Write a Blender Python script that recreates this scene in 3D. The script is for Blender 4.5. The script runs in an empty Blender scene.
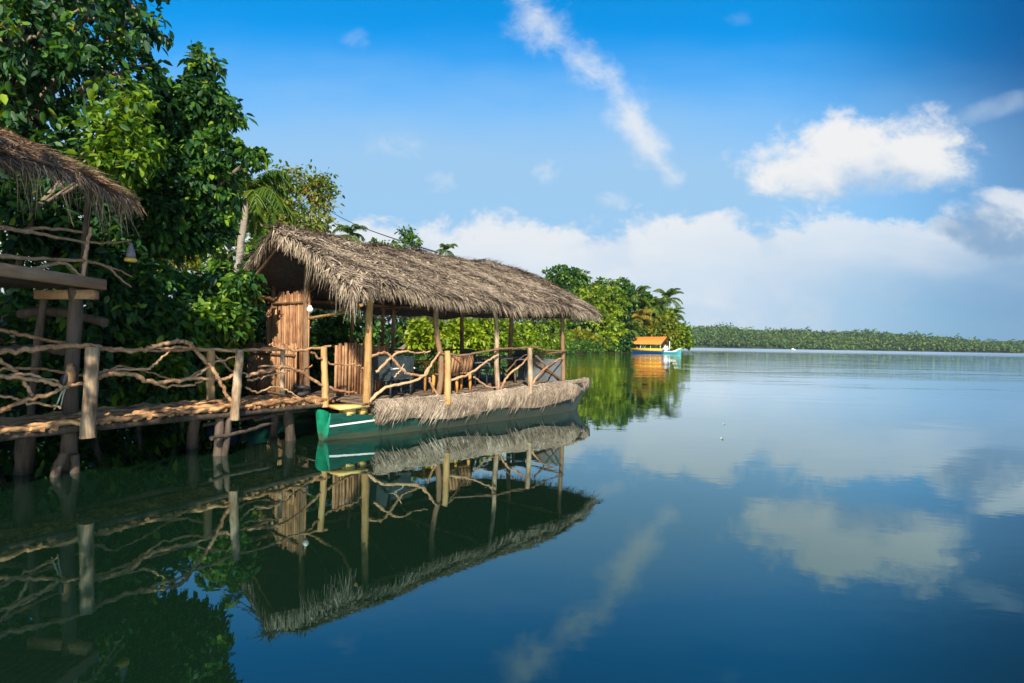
import bpy, math, random
import numpy as np
from mathutils import Vector, Matrix

SC = bpy.context.scene
COL = SC.collection
PI = math.pi
rng = np.random.default_rng(11)
random.seed(5)

# ------------------------------------------------------------------ camera
F = 580.0
ROLL = math.radians(1.0)
PITCH = 1.6 / F
CAM = np.array([0.0, 0.0, 1.94])
def ray(px, py):
    dx, dy = px - 512.0, py - 341.5
    x = dx * math.cos(ROLL) + dy * math.sin(ROLL)
    up = dx * math.sin(ROLL) - dy * math.cos(ROLL)
    c, s = math.cos(PITCH), math.sin(PITCH)
    return np.array([x / F, c - s * up / F, s + c * up / F])
def at(px, py, Y):
    """point seen at pixel (px,py) standing Y metres away"""
    d = ray(px, py)
    return CAM + d * (Y / d[1])
def on_plane(px, py, P, m):
    d = ray(px, py)
    t = np.dot(np.asarray(P, float) - CAM, m) / np.dot(d, m)
    return CAM + d * t
cam_d = bpy.data.cameras.new('camera')
cam = bpy.data.objects.new('camera', cam_d); COL.objects.link(cam)
cam_d.sensor_width = 36.0; cam_d.lens = F / 1024 * 36.0
cam_d.clip_start = 0.05; cam_d.clip_end = 9000
ca, sa = math.cos(ROLL), math.sin(ROLL)
R0 = Matrix(((ca, -sa, 0), (0, 0, -1), (sa, ca, 0)))
cam.matrix_world = Matrix.Translation(Vector(CAM)) @ (Matrix.Rotation(PITCH, 3, 'X') @ R0).to_4x4()
SC.camera = cam

# ------------------------------------------------------------------ materials
def new_mat(name):
    m = bpy.data.materials.new(name); m.use_nodes = True
    nt = m.node_tree; nt.nodes.clear()
    out = nt.nodes.new('ShaderNodeOutputMaterial')
    return m, nt, out
def ramp(nt, stops):
    r = nt.nodes.new('ShaderNodeValToRGB')
    e = r.color_ramp.elements
    e[0].position, e[0].color = stops[0][0], (*stops[0][1], 1)
    e[1].position, e[1].color = stops[-1][0], (*stops[-1][1], 1)
    for p, c in stops[1:-1]:
        k = e.new(p); k.color = (*c, 1)
    return r
def mathn(nt, op, a, b=None, c=None, clamp=False):
    n = nt.nodes.new('ShaderNodeMath'); n.operation = op; n.use_clamp = clamp
    for i, v in enumerate((a, b, c)):
        if v is None: continue
        if isinstance(v, (int, float)): n.inputs[i].default_value = v
        else: nt.links.new(v, n.inputs[i])
    return n.outputs[0]
def noise(nt, vec, scale, detail=4, rough=.55, dist=0):
    n = nt.nodes.new('ShaderNodeTexNoise')
    n.inputs['Scale'].default_value = scale; n.inputs['Detail'].default_value = detail
    n.inputs['Roughness'].default_value = rough; n.inputs['Distortion'].default_value = dist
    if vec is not None: nt.links.new(vec, n.inputs['Vector'])
    return n.outputs['Fac']
def mapping(nt, vec, scale=(1, 1, 1), rot=(0, 0, 0)):
    n = nt.nodes.new('ShaderNodeMapping')
    n.inputs['Scale'].default_value = scale; n.inputs['Rotation'].default_value = rot
    nt.links.new(vec, n.inputs['Vector'])
    return n.outputs[0]
def objco(nt):
    return nt.nodes.new('ShaderNodeTexCoord').outputs['Object']
def geopos(nt):
    return nt.nodes.new('ShaderNodeNewGeometry').outputs['Position']
def bump(nt, h, strength, dist):
    b = nt.nodes.new('ShaderNodeBump')
    b.inputs['Strength'].default_value = strength; b.inputs['Distance'].default_value = dist
    nt.links.new(h, b.inputs['Height'])
    return b.outputs[0]
def principled(nt, out, col=None, rough=.6, spec=.3, normal=None, metallic=0):
    p = nt.nodes.new('ShaderNodeBsdfPrincipled')
    p.inputs['Roughness'].default_value = rough
    p.inputs['Specular IOR Level'].default_value = spec
    p.inputs['Metallic'].default_value = metallic
    if isinstance(col, tuple): p.inputs['Base Color'].default_value = (*col, 1)
    elif col is not None: nt.links.new(col, p.inputs['Base Color'])
    if normal is not None: nt.links.new(normal, p.inputs['Normal'])
    if out is not None: nt.links.new(p.outputs[0], out.inputs['Surface'])
    return p
def attr(nt, name='tint'):
    a = nt.nodes.new('ShaderNodeAttribute'); a.attribute_name = name
    return a.outputs['Fac']

def foliage(name, stops, trans=.35, rough=.42, tcol=None):
    m, nt, out = new_mat(name)
    r = ramp(nt, stops); nt.links.new(attr(nt), r.inputs[0])
    p = principled(nt, None, r.outputs[0], rough, .35)
    t = nt.nodes.new('ShaderNodeBsdfTranslucent')
    g = nt.nodes.new('ShaderNodeMixRGB'); g.blend_type = 'MULTIPLY'; g.inputs[0].default_value = 1
    nt.links.new(r.outputs[0], g.inputs[1]); g.inputs[2].default_value = (*(tcol or (1.6, 1.5, .5)), 1)
    nt.links.new(g.outputs[0], t.inputs[0])
    mx = nt.nodes.new('ShaderNodeMixShader'); mx.inputs[0].default_value = trans
    nt.links.new(p.outputs[0], mx.inputs[1]); nt.links.new(t.outputs[0], mx.inputs[2])
    nt.links.new(mx.outputs[0], out.inputs['Surface'])
    return m
def wood(name, c0, c1, c2, scale=6, stretch=(1, 1, .12), bmp=.5, rough=.75):
    m, nt, out = new_mat(name)
    oc = objco(nt)
    n1 = noise(nt, mapping(nt, oc, stretch), scale * 5, 5, .6)
    n2 = noise(nt, oc, scale * .55, 4)
    mixf = mathn(nt, 'ADD', mathn(nt, 'MULTIPLY', n1, .6), mathn(nt, 'MULTIPLY', n2, .55))
    mixf = mathn(nt, 'ADD', mixf, mathn(nt, 'MULTIPLY', attr(nt), .25))
    r = ramp(nt, [(.38, c0), (.58, c1), (.82, c2)]); nt.links.new(mixf, r.inputs[0])
    principled(nt, out, r.outputs[0], rough, .2, bump(nt, n1, bmp, .02))
    return m
def plain(name, col, rough=.5, var=.25, scale=8, spec=.4, bmp=0.0):
    m, nt, out = new_mat(name)
    oc = objco(nt)
    n = noise(nt, oc, scale, 6, .62)
    r = ramp(nt, [(.3, tuple(c * (1 - var) for c in col)), (.7, tuple(min(1, c * (1 + var)) for c in col))])
    nt.links.new(n, r.inputs[0])
    principled(nt, out, r.outputs[0], rough, spec, bump(nt, n, bmp, .01) if bmp else None)
    return m
def strawmat(name, stops, trans=.15):
    m, nt, out = new_mat(name)
    big = noise(nt, objco(nt), .9, 3)
    f = mathn(nt, 'ADD', mathn(nt, 'MULTIPLY', attr(nt), .75), mathn(nt, 'MULTIPLY', mathn(nt, 'SUBTRACT', big, .5), .9))
    mid = noise(nt, objco(nt), 5.5, 4, .7)
    f = mathn(nt, 'ADD', f, mathn(nt, 'MULTIPLY', mathn(nt, 'SUBTRACT', mid, .5), .8))
    f = mathn(nt, 'ADD', f, .12)
    r = ramp(nt, stops); nt.links.new(f, r.inputs[0])
    p = principled(nt, None, r.outputs[0], .7, .25)
    t = nt.nodes.new('ShaderNodeBsdfTranslucent'); nt.links.new(r.outputs[0], t.inputs[0])
    mx = nt.nodes.new('ShaderNodeMixShader'); mx.inputs[0].default_value = trans
    nt.links.new(p.outputs[0], mx.inputs[1]); nt.links.new(t.outputs[0], mx.inputs[2])
    nt.links.new(mx.outputs[0], out.inputs['Surface'])
    return m

M = {}
M['branch'] = wood('weathered_branch', (.07, .03, .016), (.27, .135, .07), (.54, .34, .19), 5, (1, 1, 1))
M['post'] = wood('post_wood', (.05, .032, .02), (.19, .125, .075), (.45, .345, .235), 5)
M['pole'] = wood('golden_pole', (.11, .055, .02), (.28, .155, .055), (.47, .30, .13), 4)
M['dark_pole'] = wood('dark_pole', (.03, .016, .010), (.10, .055, .03), (.22, .135, .08), 4)
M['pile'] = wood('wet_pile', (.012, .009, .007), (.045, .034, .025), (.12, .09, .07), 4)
M['deck_log'] = wood('deck_log', (.05, .02, .012), (.22, .105, .05), (.54, .32, .15), 5, (.5, .5, 1))
M['slat'] = wood('bamboo_slat', (.045, .02, .012), (.20, .09, .045), (.44, .25, .13), 6, (1, 1, .12))
M['beam'] = wood('sawn_beam', (.20, .10, .05), (.38, .21, .11), (.52, .33, .19), 3, (1, .1, 1))
M['plank'] = wood('dark_plank', (.03, .025, .02), (.10, .075, .055), (.2, .15, .11), 4, (.1, 1, 1))
M['yellow_wood'] = wood('yellow_wood', (.3, .17, .05), (.52, .33, .09), (.7, .52, .2), 3, (.15, 1, 1))
M['orange_wood'] = wood('orange_wood', (.22, .08, .02), (.5, .22, .05), (.62, .33, .09), 4)
M['thatch'] = strawmat('thatch', [(0.0, (.04, .03, .024)), (.3, (.20, .15, .11)), (.6, (.42, .34, .25)), (1, (.74, .63, .48))])
M['thatch_base'] = plain('thatch_base', (.07, .05, .04), .9, .5, 14)
M['thatch_tan'] = strawmat('thatch_tan', [(0.0, (.05, .03, .02)), (.3, (.24, .15, .09)), (.6, (.48, .32, .2)), (1, (.76, .56, .36))])
M['weave'] = strawmat('woven_leaf', [(0.0, (.06, .048, .038)), (.35, (.22, .17, .125)), (.65, (.41, .325, .245)), (1, (.70, .59, .45))])
def hullpaint(name, c0, c1):
    m, nt, out = new_mat(name)
    oc = objco(nt); n = noise(nt, mapping(nt, oc, (.5, 1, 1.6)), 5, 6, .65); n2 = noise(nt, mapping(nt, oc, (.25, 1, 2.5)), 4, 5, .7)
    r = ramp(nt, [(.32, c0), (.68, c1)]); nt.links.new(n, r.inputs[0])
    sp = nt.nodes.new('ShaderNodeSeparateXYZ'); nt.links.new(oc, sp.inputs[0])
    low = mathn(nt, 'ADD', mathn(nt, 'MULTIPLY', sp.outputs[2], -2.2), mathn(nt, 'MULTIPLY', n2, 1.9))
    k = ramp(nt, [(.52, (0, 0, 0)), (.86, (.85, .85, .85))]); nt.links.new(low, k.inputs[0])
    mx = nt.nodes.new('ShaderNodeMixRGB'); nt.links.new(k.outputs[0], mx.inputs[0]); nt.links.new(r.outputs[0], mx.inputs[1])
    mx.inputs[2].default_value = (.060, .058, .035, 1)
    along = nt.nodes.new('ShaderNodeMapRange'); along.inputs['From Min'].default_value = 1.0; along.inputs['From Max'].default_value = 3.2; along.inputs['To Max'].default_value = .8  # greyer toward the bow: the skirt's shade painted into the hull colour
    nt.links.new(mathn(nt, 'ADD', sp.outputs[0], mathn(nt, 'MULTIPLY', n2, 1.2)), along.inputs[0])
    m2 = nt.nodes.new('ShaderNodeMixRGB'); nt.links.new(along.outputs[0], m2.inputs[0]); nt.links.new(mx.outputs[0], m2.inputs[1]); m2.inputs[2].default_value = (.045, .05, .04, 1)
    principled(nt, out, m2.outputs[0], .45, .35, bump(nt, n, .25, .01))
    return m
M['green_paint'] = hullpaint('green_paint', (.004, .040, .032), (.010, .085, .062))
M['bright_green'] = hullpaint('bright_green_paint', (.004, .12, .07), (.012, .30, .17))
M['white_paint'] = plain('white_paint', (.74, .75, .72), .45, .12, 12)
M['dark_cloth'] = plain('dark_chair', (.03, .045, .055), .5, .4, 10)
M['grey_sheet'] = plain('grey_sheet', (.14, .16, .18), .6, .25, 6)
M['rubber'] = plain('rubber', (.015, .015, .017), .6, .3, 9)
M['blue_plastic'] = plain('blue_plastic', (.008, .03, .075), .5, .3, 8)
M['glass_lamp'] = plain('lamp_glass', (.20, .17, .18), .15, .2, 20, .7)
M['lamp_gold'] = plain('lamp_gold', (.75, .46, .08), .4, .15, 20)
M['bark'] = wood('bark', (.04, .03, .022), (.12, .09, .065), (.25, .20, .15), 3, (1, 1, .25), .8)
M['palm_bark'] = wood('palm_bark', (.07, .06, .05), (.19, .165, .135), (.34, .30, .25), 2, (1, 1, 3), .6)
M['cable'] = plain('cable', (.03, .03, .03), .6, .1)
M['bird_brown'] = plain('bird_brown', (.33, .18, .085), .7, .3, 30)
M['bird_dark'] = plain('bird_dark', (.035, .03, .03), .5, .3, 20)
M['bird_tail'] = plain('bird_tail', (.45, .48, .36), .7, .2, 20)
M['orange_roof'] = plain('orange_roof', (.72, .25, .045), .6, .15, 3)
M['boat_blue'] = plain('boat_blue', (.01, .14, .42), .4, .2, 3)
M['boat_yellow'] = plain('boat_yellow', (.72, .40, .03), .5, .15, 3)
M['turquoise'] = plain('turquoise', (.05, .30, .32), .4, .15, 3)
M['dark_inside'] = plain('dark_inside', (.02, .022, .025), .8, .3, 3)

G_dark = [(0, (.010, .042, .018)), (.5, (.034, .112, .030)), (.8, (.075, .19, .022)), (1, (.22, .33, .025))]
G_mid = [(0, (.014, .055, .012)), (.5, (.055, .145, .016)), (1, (.18, .29, .02))]
G_lime = [(0, (.045, .10, .010)), (.45, (.155, .25, .014)), (1, (.37, .45, .03))]
G_yel = [(0, (.05, .085, .010)), (.5, (.14, .19, .016)), (1, (.32, .30, .03))]
G_red = [(0, (.05, .09, .015)), (.55, (.13, .20, .02)), (.85, (.24, .23, .03)), (1, (.36, .19, .05))]
G_far = [(0, (.040, .085, .020)), (.5, (.070, .14, .028)), (1, (.14, .20, .04))]
M['leaf_dark'] = foliage('leaf_dark', G_dark, .34, .5)
M['leaf_mid'] = foliage('leaf_mid', G_mid, .35)
M['leaf_lime'] = foliage('leaf_lime', G_lime, .4)
M['leaf_yellow'] = foliage('leaf_yellow', G_yel, .4)
M['leaf_red'] = foliage('leaf_red', G_red, .35)
M['leaf_far'] = foliage('leaf_far', G_far, .2, .7)
M['palm_leaf'] = foliage('palm_leaf', [(0, (.025, .07, .012)), (.5, (.075, .15, .016)), (1, (.20, .26, .03))], .35)
M['palm_yellow'] = foliage('palm_yellow', [(0, (.12, .13, .015)), (.5, (.30, .25, .03)), (1, (.5, .33, .05))], .35)

# ------------------------------------------------------------------ mesh builder
class MB:
    def __init__(s): s.V = []; s.F = []; s.T = []; s.n = 0
    def add(s, v, f, tint=.5):
        v = np.asarray(v, float).reshape(-1, 3)
        s.V.append(v)
        t = np.empty(len(v)); t[:] = tint
        s.T.append(t)
        if isinstance(f, np.ndarray): s.F.append(f + s.n)
        else:
            by = {}
            for q in f: by.setdefault(len(q), []).append(q)
            for q in by.values(): s.F.append(np.array(q, int) + s.n)
        s.n += len(v)
    def box(s, lo, hi, tint=.5, R=None, c=None):
        lo, hi = np.array(lo, float), np.array(hi, float)
        v = np.array([[x, y, z] for x in (0, 1) for y in (0, 1) for z in (0, 1)], float) * (hi - lo) + lo
        if R is not None:
            c = np.asarray(c if c is not None else (lo + hi) / 2); v = (v - c) @ np.asarray(R).T + c
        s.add(v, [(0, 1, 3, 2), (4, 6, 7, 5), (0, 4, 5, 1), (2, 3, 7, 6), (0, 2, 6, 4), (1, 5, 7, 3)], tint)
    def bar(s, a, b, w, h, tint=.5, up=(0, 0, 1)):
        a, b = np.asarray(a, float), np.asarray(b, float)
        d = b - a; d /= np.linalg.norm(d)
        sd = np.cross(d, up); sd /= np.linalg.norm(sd); u = np.cross(sd, d)
        v = [p + sd * i * w / 2 + u * j * h / 2 for p in (a, b) for i, j in ((-1, -1), (1, -1), (1, 1), (-1, 1))]
        s.add(v, [(3, 2, 1, 0), (4, 5, 6, 7), (0, 1, 5, 4), (1, 2, 6, 5), (2, 3, 7, 6), (3, 0, 4, 7)], tint)
    def tube(s, path, rad, seg=7, rough=0.0, tint=.5, squash=1.0):
        path = np.asarray(path, float); K = len(path)
        rad = np.broadcast_to(np.asarray(rad, float), (K,)).copy()
        tg = np.gradient(path, axis=0); tg /= np.linalg.norm(tg, axis=1)[:, None] + 1e-9
        ref = np.array([0, 0, 1.0]) if abs(tg[0, 2]) < .9 else np.array([1.0, 0, 0])
        x = np.cross(ref, tg[0]); x /= np.linalg.norm(x)
        rings = []
        ang = np.arange(seg) / seg * 2 * PI
        for k in range(K):
            x = x - tg[k] * np.dot(x, tg[k]); x /= np.linalg.norm(x) + 1e-9
            y = np.cross(tg[k], x)
            rr = rad[k] * (1 + rough * rng.uniform(-1, 1, seg))
            rings.append(path[k] + (np.cos(ang) * rr)[:, None] * x + (np.sin(ang) * rr * squash)[:, None] * y)
        v = np.concatenate(rings)
        i = np.arange(K - 1)[:, None] * seg; j = np.arange(seg)[None, :]; j2 = (j + 1) % seg
        f = np.stack([i + j, i + j2, i + seg + j2, i + seg + j], -1).reshape(-1, 4)
        s.add(v, f, tint)
        s.add(v[:seg], [tuple(range(seg - 1, -1, -1))], tint)
        s.add(v[-seg:], [tuple(range(seg))], tint)
    def quads(s, A, B, C, D, tint):
        """N quads given corner arrays"""
        N = len(A)
        v = np.stack([A, B, C, D], 1).reshape(-1, 3)
        f = np.arange(N * 4).reshape(-1, 4)
        s.V.append(v); s.T.append(np.repeat(np.broadcast_to(tint, (N,)), 4)); s.F.append(f + s.n); s.n += len(v)
    def grid(s, P, tint=.5):
        """P: (a,b,3) array of points"""
        a, b = P.shape[:2]
        idx = np.arange(a * b).reshape(a, b)
        f = np.stack([idx[:-1, :-1], idx[1:, :-1], idx[1:, 1:], idx[:-1, 1:]], -1).reshape(-1, 4)
        s.add(P.reshape(-1, 3), f, tint)
    def lathe(s, prof, seg=12, c=(0, 0, 0), tint=.5):
        c = np.asarray(c, float); ang = np.arange(seg) / seg * 2 * PI
        P = np.array([[[r * math.cos(t), r * math.sin(t), z] for t in list(ang) + [0]] for r, z in prof]) + c
        s.grid(P, tint)
    def build(s, name, mat, parent=None, smooth=False):
        me = bpy.data.meshes.new(name)
        V = np.concatenate(s.V)
        me.vertices.add(len(V)); me.vertices.foreach_set('co', V.astype(np.float32).ravel())
        loops = np.concatenate([f.ravel() for f in s.F])
        tot = np.concatenate([np.full(len(f), f.shape[1]) for f in s.F])
        st = np.concatenate([[0], np.cumsum(tot)[:-1]])
        me.loops.add(len(loops)); me.loops.foreach_set('vertex_index', loops.astype(np.int32))
        me.polygons.add(len(tot)); me.polygons.foreach_set('loop_start', st.astype(np.int32))
        me.update(calc_edges=True); me.validate()
        a = me.attributes.new('tint', 'FLOAT', 'POINT'); a.data.foreach_set('value', np.concatenate(s.T).astype(np.float32))
        if smooth: me.polygons.foreach_set('use_smooth', np.ones(len(me.polygons), bool))
        me.materials.append(mat)
        o = bpy.data.objects.new(name, me); COL.objects.link(o)
        if parent is not None: o.parent = parent
        return o

def tag(o, label, cat, group=None, kind=None):
    o['label'] = label; o['category'] = cat
    if group: o['group'] = group
    if kind: o['kind'] = kind
    return o
def thing(name, label, cat, loc=(0, 0, 0), rz=0.0, group=None):
    o = bpy.data.objects.new(name, None); COL.objects.link(o)
    o.location = loc; o.rotation_euler = (0, 0, rz); o.empty_display_size = .2
    return tag(o, label, cat, group)
def copy_tree(o, parent=None):
    c = o.copy(); COL.objects.link(c)
    if parent is not None: c.parent = parent
    for ch in [x for x in COL.objects if x.parent is o]: copy_tree(ch, c)
    return c
def smooth_path(pts, n=6):
    P = np.asarray(pts, float)
    P = np.vstack([2 * P[0] - P[1], P, 2 * P[-1] - P[-2]])
    out = []
    for i in range(1, len(P) - 2):
        for t in np.arange(n) / n:
            a, b, c, d = P[i - 1:i + 3]
            out.append(.5 * ((2 * b) + (c - a) * t + (2 * a - 5 * b + 4 * c - d) * t * t + (3 * b - a - 3 * c + d) * t ** 3))
    out.append(P[-2])
    return np.array(out)
def limb(mb, pts, r0, r1, n=5, wob=.012, seg=7, rough=.12, tint=None, rv=.12):
    p = smooth_path(pts, n)
    p[1:-1] += rng.normal(0, wob, p[1:-1].shape)
    r = np.linspace(r0, r1, len(p)) * (1 + rng.uniform(-rv, rv, len(p)))
    mb.tube(p, r, seg, rough, rng.uniform(.2, .9) if tint is None else tint)
def unit(v):
    return v / (np.linalg.norm(v, axis=-1, keepdims=True) + 1e-9)
def sstep(x, a, b):
    t = np.clip((np.asarray(x, float) - a) / (b - a), 0, 1); return t * t * (3 - 2 * t)

# ------------------------------------------------------------------ foliage
def leaves(mb, P, D, L, W, tint, flat=.6, fold=.15, droop=.15):
    """leaf-shaped folded faces; P base, D direction"""
    N = len(P)
    D = unit(D)
    up = np.tile([0, 0, 1.0], (N, 1)) * flat + rng.normal(0, .5, (N, 3))
    S = unit(np.cross(D, up)); U = np.cross(S, D)
    L = np.broadcast_to(L, (N,))[:, None]; W = np.broadcast_to(W, (N,))[:, None]
    tip = P + D * L; tip[:, 2] -= (droop * L)[:, 0]
    lo = P + D * L * .28; hi = P + D * L * .66; hi[:, 2] -= (droop * L)[:, 0] * .4
    fo = U * fold * W
    v = np.stack([P, lo + S * W * .42 + fo, hi + S * W * .44 + fo, tip, hi - S * W * .44 + fo, lo - S * W * .42 + fo], 1).reshape(-1, 3)
    k = np.arange(N)[:, None] * 6
    f = np.concatenate([k + [0, 1, 2, 3], k + [0, 3, 4, 5]])
    mb.V.append(v); mb.T.append(np.repeat(tint, 6)); mb.F.append(f + mb.n); mb.n += len(v)

def crown(mb, blobs, clumps, per, leaf, wr=.5, crad=.35, shell=.5, droop=.3, flat=.7, tbase=.45, tvar=.3, hang=0.0):
    """blobs: (centre, radii, weight). Clumps of leaves through the blobs' volume."""
    w = np.array([b[2] for b in blobs], float); w /= w.sum()
    tips = []
    for (c, r, _), wt in zip(blobs, w):
        n = max(3, int(round(clumps * wt)))
        d = unit(rng.normal(0, 1, (n, 3)))
        rad = rng.uniform(shell ** 3, 1, n) ** (1 / 3)
        rad *= 1 + .16 * np.sin(d[:, 0] * 5 + d[:, 2] * 7 + c[0] * 3) + rng.normal(0, .06, n)
        C = np.asarray(c) + d * rad[:, None] * np.asarray(r)
        tips.append(C)
        ct = tbase + rng.normal(0, tvar * .6, n)
        k = np.repeat(np.arange(n), per)
        ld = unit(rng.normal(0, 1, (len(k), 3)) + d[k] * .8 + np.array([0, 0, -droop]))
        P = C[k] + unit(rng.normal(0, 1, (len(k), 3))) * (rng.uniform(0, 1, len(k)) ** .5)[:, None] * crad * np.array([1, 1, .7])
        P[:, 2] -= hang * rng.uniform(0, 1, len(k))
        Ls = leaf * rng.uniform(.65, 1.3, len(k))
        leaves(mb, P, ld, Ls, Ls * wr * rng.uniform(.8, 1.2, len(k)), np.clip(ct[k] + rng.normal(0, tvar * .5, len(k)), 0, 1), flat, .12, droop * .5)
    return np.concatenate(tips)

def tree(name, label, cat, base, blobs, clumps, per, leaf, mat, group=None, trunk_r=.18, lean=(0, 0), bark='bark', twigs=25, **kw):
    base = np.asarray(base, float)
    root = thing(name, label, cat, tuple(base), 0, group)
    bl = [(np.asarray(c, float) - base, np.asarray(r, float), w) for c, r, w in blobs]
    m = MB(); tips = crown(m, bl, clumps, per, leaf, **kw)
    m.build('crown', mat, root)
    t = MB()
    top = np.mean([c for c, _, _ in bl], axis=0)
    fork = np.array([top[0] * .35 + lean[0], top[1] * .35 + lean[1], max(.35, (min(c[2] - r[2] for c, r, _ in bl)) * .6 + top[2] * .25)])
    limb(t, [(0, 0, -.35), fork * np.array([.4, .4, .5]), fork], trunk_r * 1.15, trunk_r * .75, 5, trunk_r * .08, 8)
    for c, r, _ in bl:
        mid = fork * .45 + c * .55 + rng.normal(0, .08, 3) * r
        limb(t, [fork, mid, c + np.array([0, 0, r[2] * .35])], trunk_r * .55, trunk_r * .12, 4, trunk_r * .1, 6)
    if twigs:
        for k in rng.choice(len(tips), min(twigs, len(tips)), replace=False):
            j = min(range(len(bl)), key=lambda q: np.linalg.norm(bl[q][0] - tips[k]))
            limb(t, [bl[j][0], bl[j][0] * .5 + tips[k] * .5 + rng.normal(0, .06, 3) * bl[j][1], tips[k]], trunk_r * .18, trunk_r * .05, 3, trunk_r * .06, 5)
    t.build('trunk', M[bark], root, True)
    return root

def palm(label, base, height, R, nf, mat='palm_leaf', lean=(0, 0), trunk_r=.16, group=None, leaflets=26, name='coconut_palm', dens=1.0, cat='palm', elr=(-25, 75), sag=1.0):
    base = np.asarray(base, float)
    root = thing(name, label, cat, tuple(base), 0, group)
    top = np.array([lean[0], lean[1], height])
    t = MB(); limb(t, [(0, 0, -.4), (lean[0] * .25, lean[1] * .25, height * .45), (lean[0] * .7, lean[1] * .7, height * .8), top], trunk_r * 1.25, trunk_r * .7, 5, .02, 8)
    t.build('trunk', M['palm_bark'], root, True)
    m = MB()
    for k in range(nf):
        az = k * 2.39996 + rng.uniform(-.3, .3)
        el = math.radians(rng.uniform(*elr)) if k > 3 else math.radians(70)
        L = R * rng.uniform(.85, 1.12)
        h = np.array([math.cos(az), math.sin(az), 0])
        pts = []
        p = top.copy(); e = el
        K = 9
        for q in range(K + 1):
            pts.append(p.copy()); p = p + (h * math.cos(e) + np.array([0, 0, math.sin(e)])) * L / K
            e -= (.12 + .03 * q) * (1.15 if el > 0 else .7) * sag
        pts = np.array(pts)
        m.tube(pts, np.linspace(R * .013, R * .003, len(pts)), 4, 0, .8)
        sd = np.cross(h, [0, 0, 1])
        tt = np.linspace(.12, .99, leaflets)
        idx = tt * K; i0 = np.minimum(idx.astype(int), K - 1); fr = (idx - i0)[:, None]
        P = pts[i0] * (1 - fr) + pts[i0 + 1] * fr
        T = unit(pts[i0 + 1] - pts[i0])
        ft = rng.uniform(.2, .8)
        for sgn in (-1, 1):
            D = T * .65 + sd * sgn * .9 + np.array([0, 0, -.45]) + rng.normal(0, .1, P.shape)
            ll = R * .25 * np.sin(np.clip(tt, .05, .97) * PI) ** .6 * rng.uniform(.85, 1.1, len(tt))
            leaves(m, P, D, ll, np.full(len(tt), R * .024 * dens), np.clip(ft + rng.normal(0, .12, len(tt)), 0, 1), .9, .2, .35)
    m.build('crown', M[mat], root)
    return root

# ------------------------------------------------------------------ light
SUN_H = np.array([.07, -1.0]); SUN_H /= np.linalg.norm(SUN_H)
SUN_EL = math.radians(32)
to_sun = Vector((SUN_H[0] * math.cos(SUN_EL), SUN_H[1] * math.cos(SUN_EL), math.sin(SUN_EL)))
ld = bpy.data.lights.new('sun', 'SUN'); ld.energy = 5.0; ld.angle = math.radians(.5); ld.color = (1, .89, .72)
sun = bpy.data.objects.new('sun', ld); COL.objects.link(sun)
sun.rotation_euler = to_sun.to_track_quat('Z', 'Y').to_euler(); sun.location = (0, 0, 30)

w = bpy.data.worlds.new('World'); SC.world = w; w.use_nodes = True
nt = w.node_tree; nt.nodes.clear()
wo = nt.nodes.new('ShaderNodeOutputWorld'); bg = nt.nodes.new('ShaderNodeBackground')
nt.links.new(bg.outputs[0], wo.inputs[0]); bg.inputs[1].default_value = .075
sky = nt.nodes.new('ShaderNodeTexSky'); sky.sky_type = 'NISHITA'; sky.sun_disc = False
sky.sun_elevation = SUN_EL; sky.sun_rotation = math.atan2(SUN_H[0], SUN_H[1])
sky.air_density = 1.0; sky.dust_density = .3; sky.ozone_density = 3.0
gen = nt.nodes.new('ShaderNodeTexCoord').outputs['Generated']
sx = nt.nodes.new('ShaderNodeSeparateXYZ'); nt.links.new(gen, sx.inputs[0])
def mm(op, a, b=None, c=None, clamp=False): return mathn(nt, op, a, b, c, clamp)
yy = mm('MAXIMUM', sx.outputs[1], .08)
S = mm('DIVIDE', sx.outputs[0], yy); T = mm('DIVIDE', mm('MAXIMUM', sx.outputs[2], 0.0), yy)
front = mm('MULTIPLY', mm('SUBTRACT', sx.outputs[1], .08), 6.0, clamp=True)
cx = nt.nodes.new('ShaderNodeCombineXYZ'); nt.links.new(S, cx.inputs[0]); nt.links.new(mm('MULTIPLY', T, 1.35), cx.inputs[1])
nA = noise(nt, cx.outputs[0], 6.5, 8, .58, .25)
nB = noise(nt, mapping(nt, cx.outputs[0], (1, 2.2, 1)), 3.2, 5, .55)
nC = noise(nt, mapping(nt, cx.outputs[0], (1, 1, 1), (0, 0, math.radians(48))), 17, 6, .65, .4)
def smooth(x, a, b):
    n = nt.nodes.new('ShaderNodeMapRange'); n.interpolation_type = 'SMOOTHSTEP'
    n.inputs['From Min'].default_value = a; n.inputs['From Max'].default_value = b
    nt.links.new(x, n.inputs['Value']); return n.outputs[0]
def st(px, py):
    d = ray(px, py); return d[0] / d[1], d[2] / d[1]
def ell(px, py, rx, ryu, ryd, tilt=0.0):
    c = st(px, py); s0 = mm('SUBTRACT', S, c[0]); t0 = mm('SUBTRACT', T, c[1])
    if tilt: t0 = mm('SUBTRACT', t0, mm('MULTIPLY', s0, tilt))
    a = mm('DIVIDE', s0, rx / F)
    b = mm('ADD', mm('DIVIDE', mm('MAXIMUM', t0, 0.0), ryu / F), mm('DIVIDE', mm('MINIMUM', t0, 0.0), ryd / F))
    return mm('SUBTRACT', 1.0, mm('ADD', mm('MULTIPLY', a, a), mm('MULTIPLY', b, b))), t0
def mixc(fac, a, b, fv=None):
    n = nt.nodes.new('ShaderNodeMixRGB')
    if isinstance(fac, float): n.inputs[0].default_value = fac
    else: nt.links.new(fac, n.inputs[0])
    for i, v in ((1, a), (2, b)):
        if isinstance(v, tuple): n.inputs[i].default_value = (*v, 1)
        else: nt.links.new(v, n.inputs[i])
    return n.outputs[0]
nAc = mm('SUBTRACT', nA, .5); nBc = mm('SUBTRACT', nB, .5); nCc = mm('SUBTRACT', nC, .5)
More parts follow.
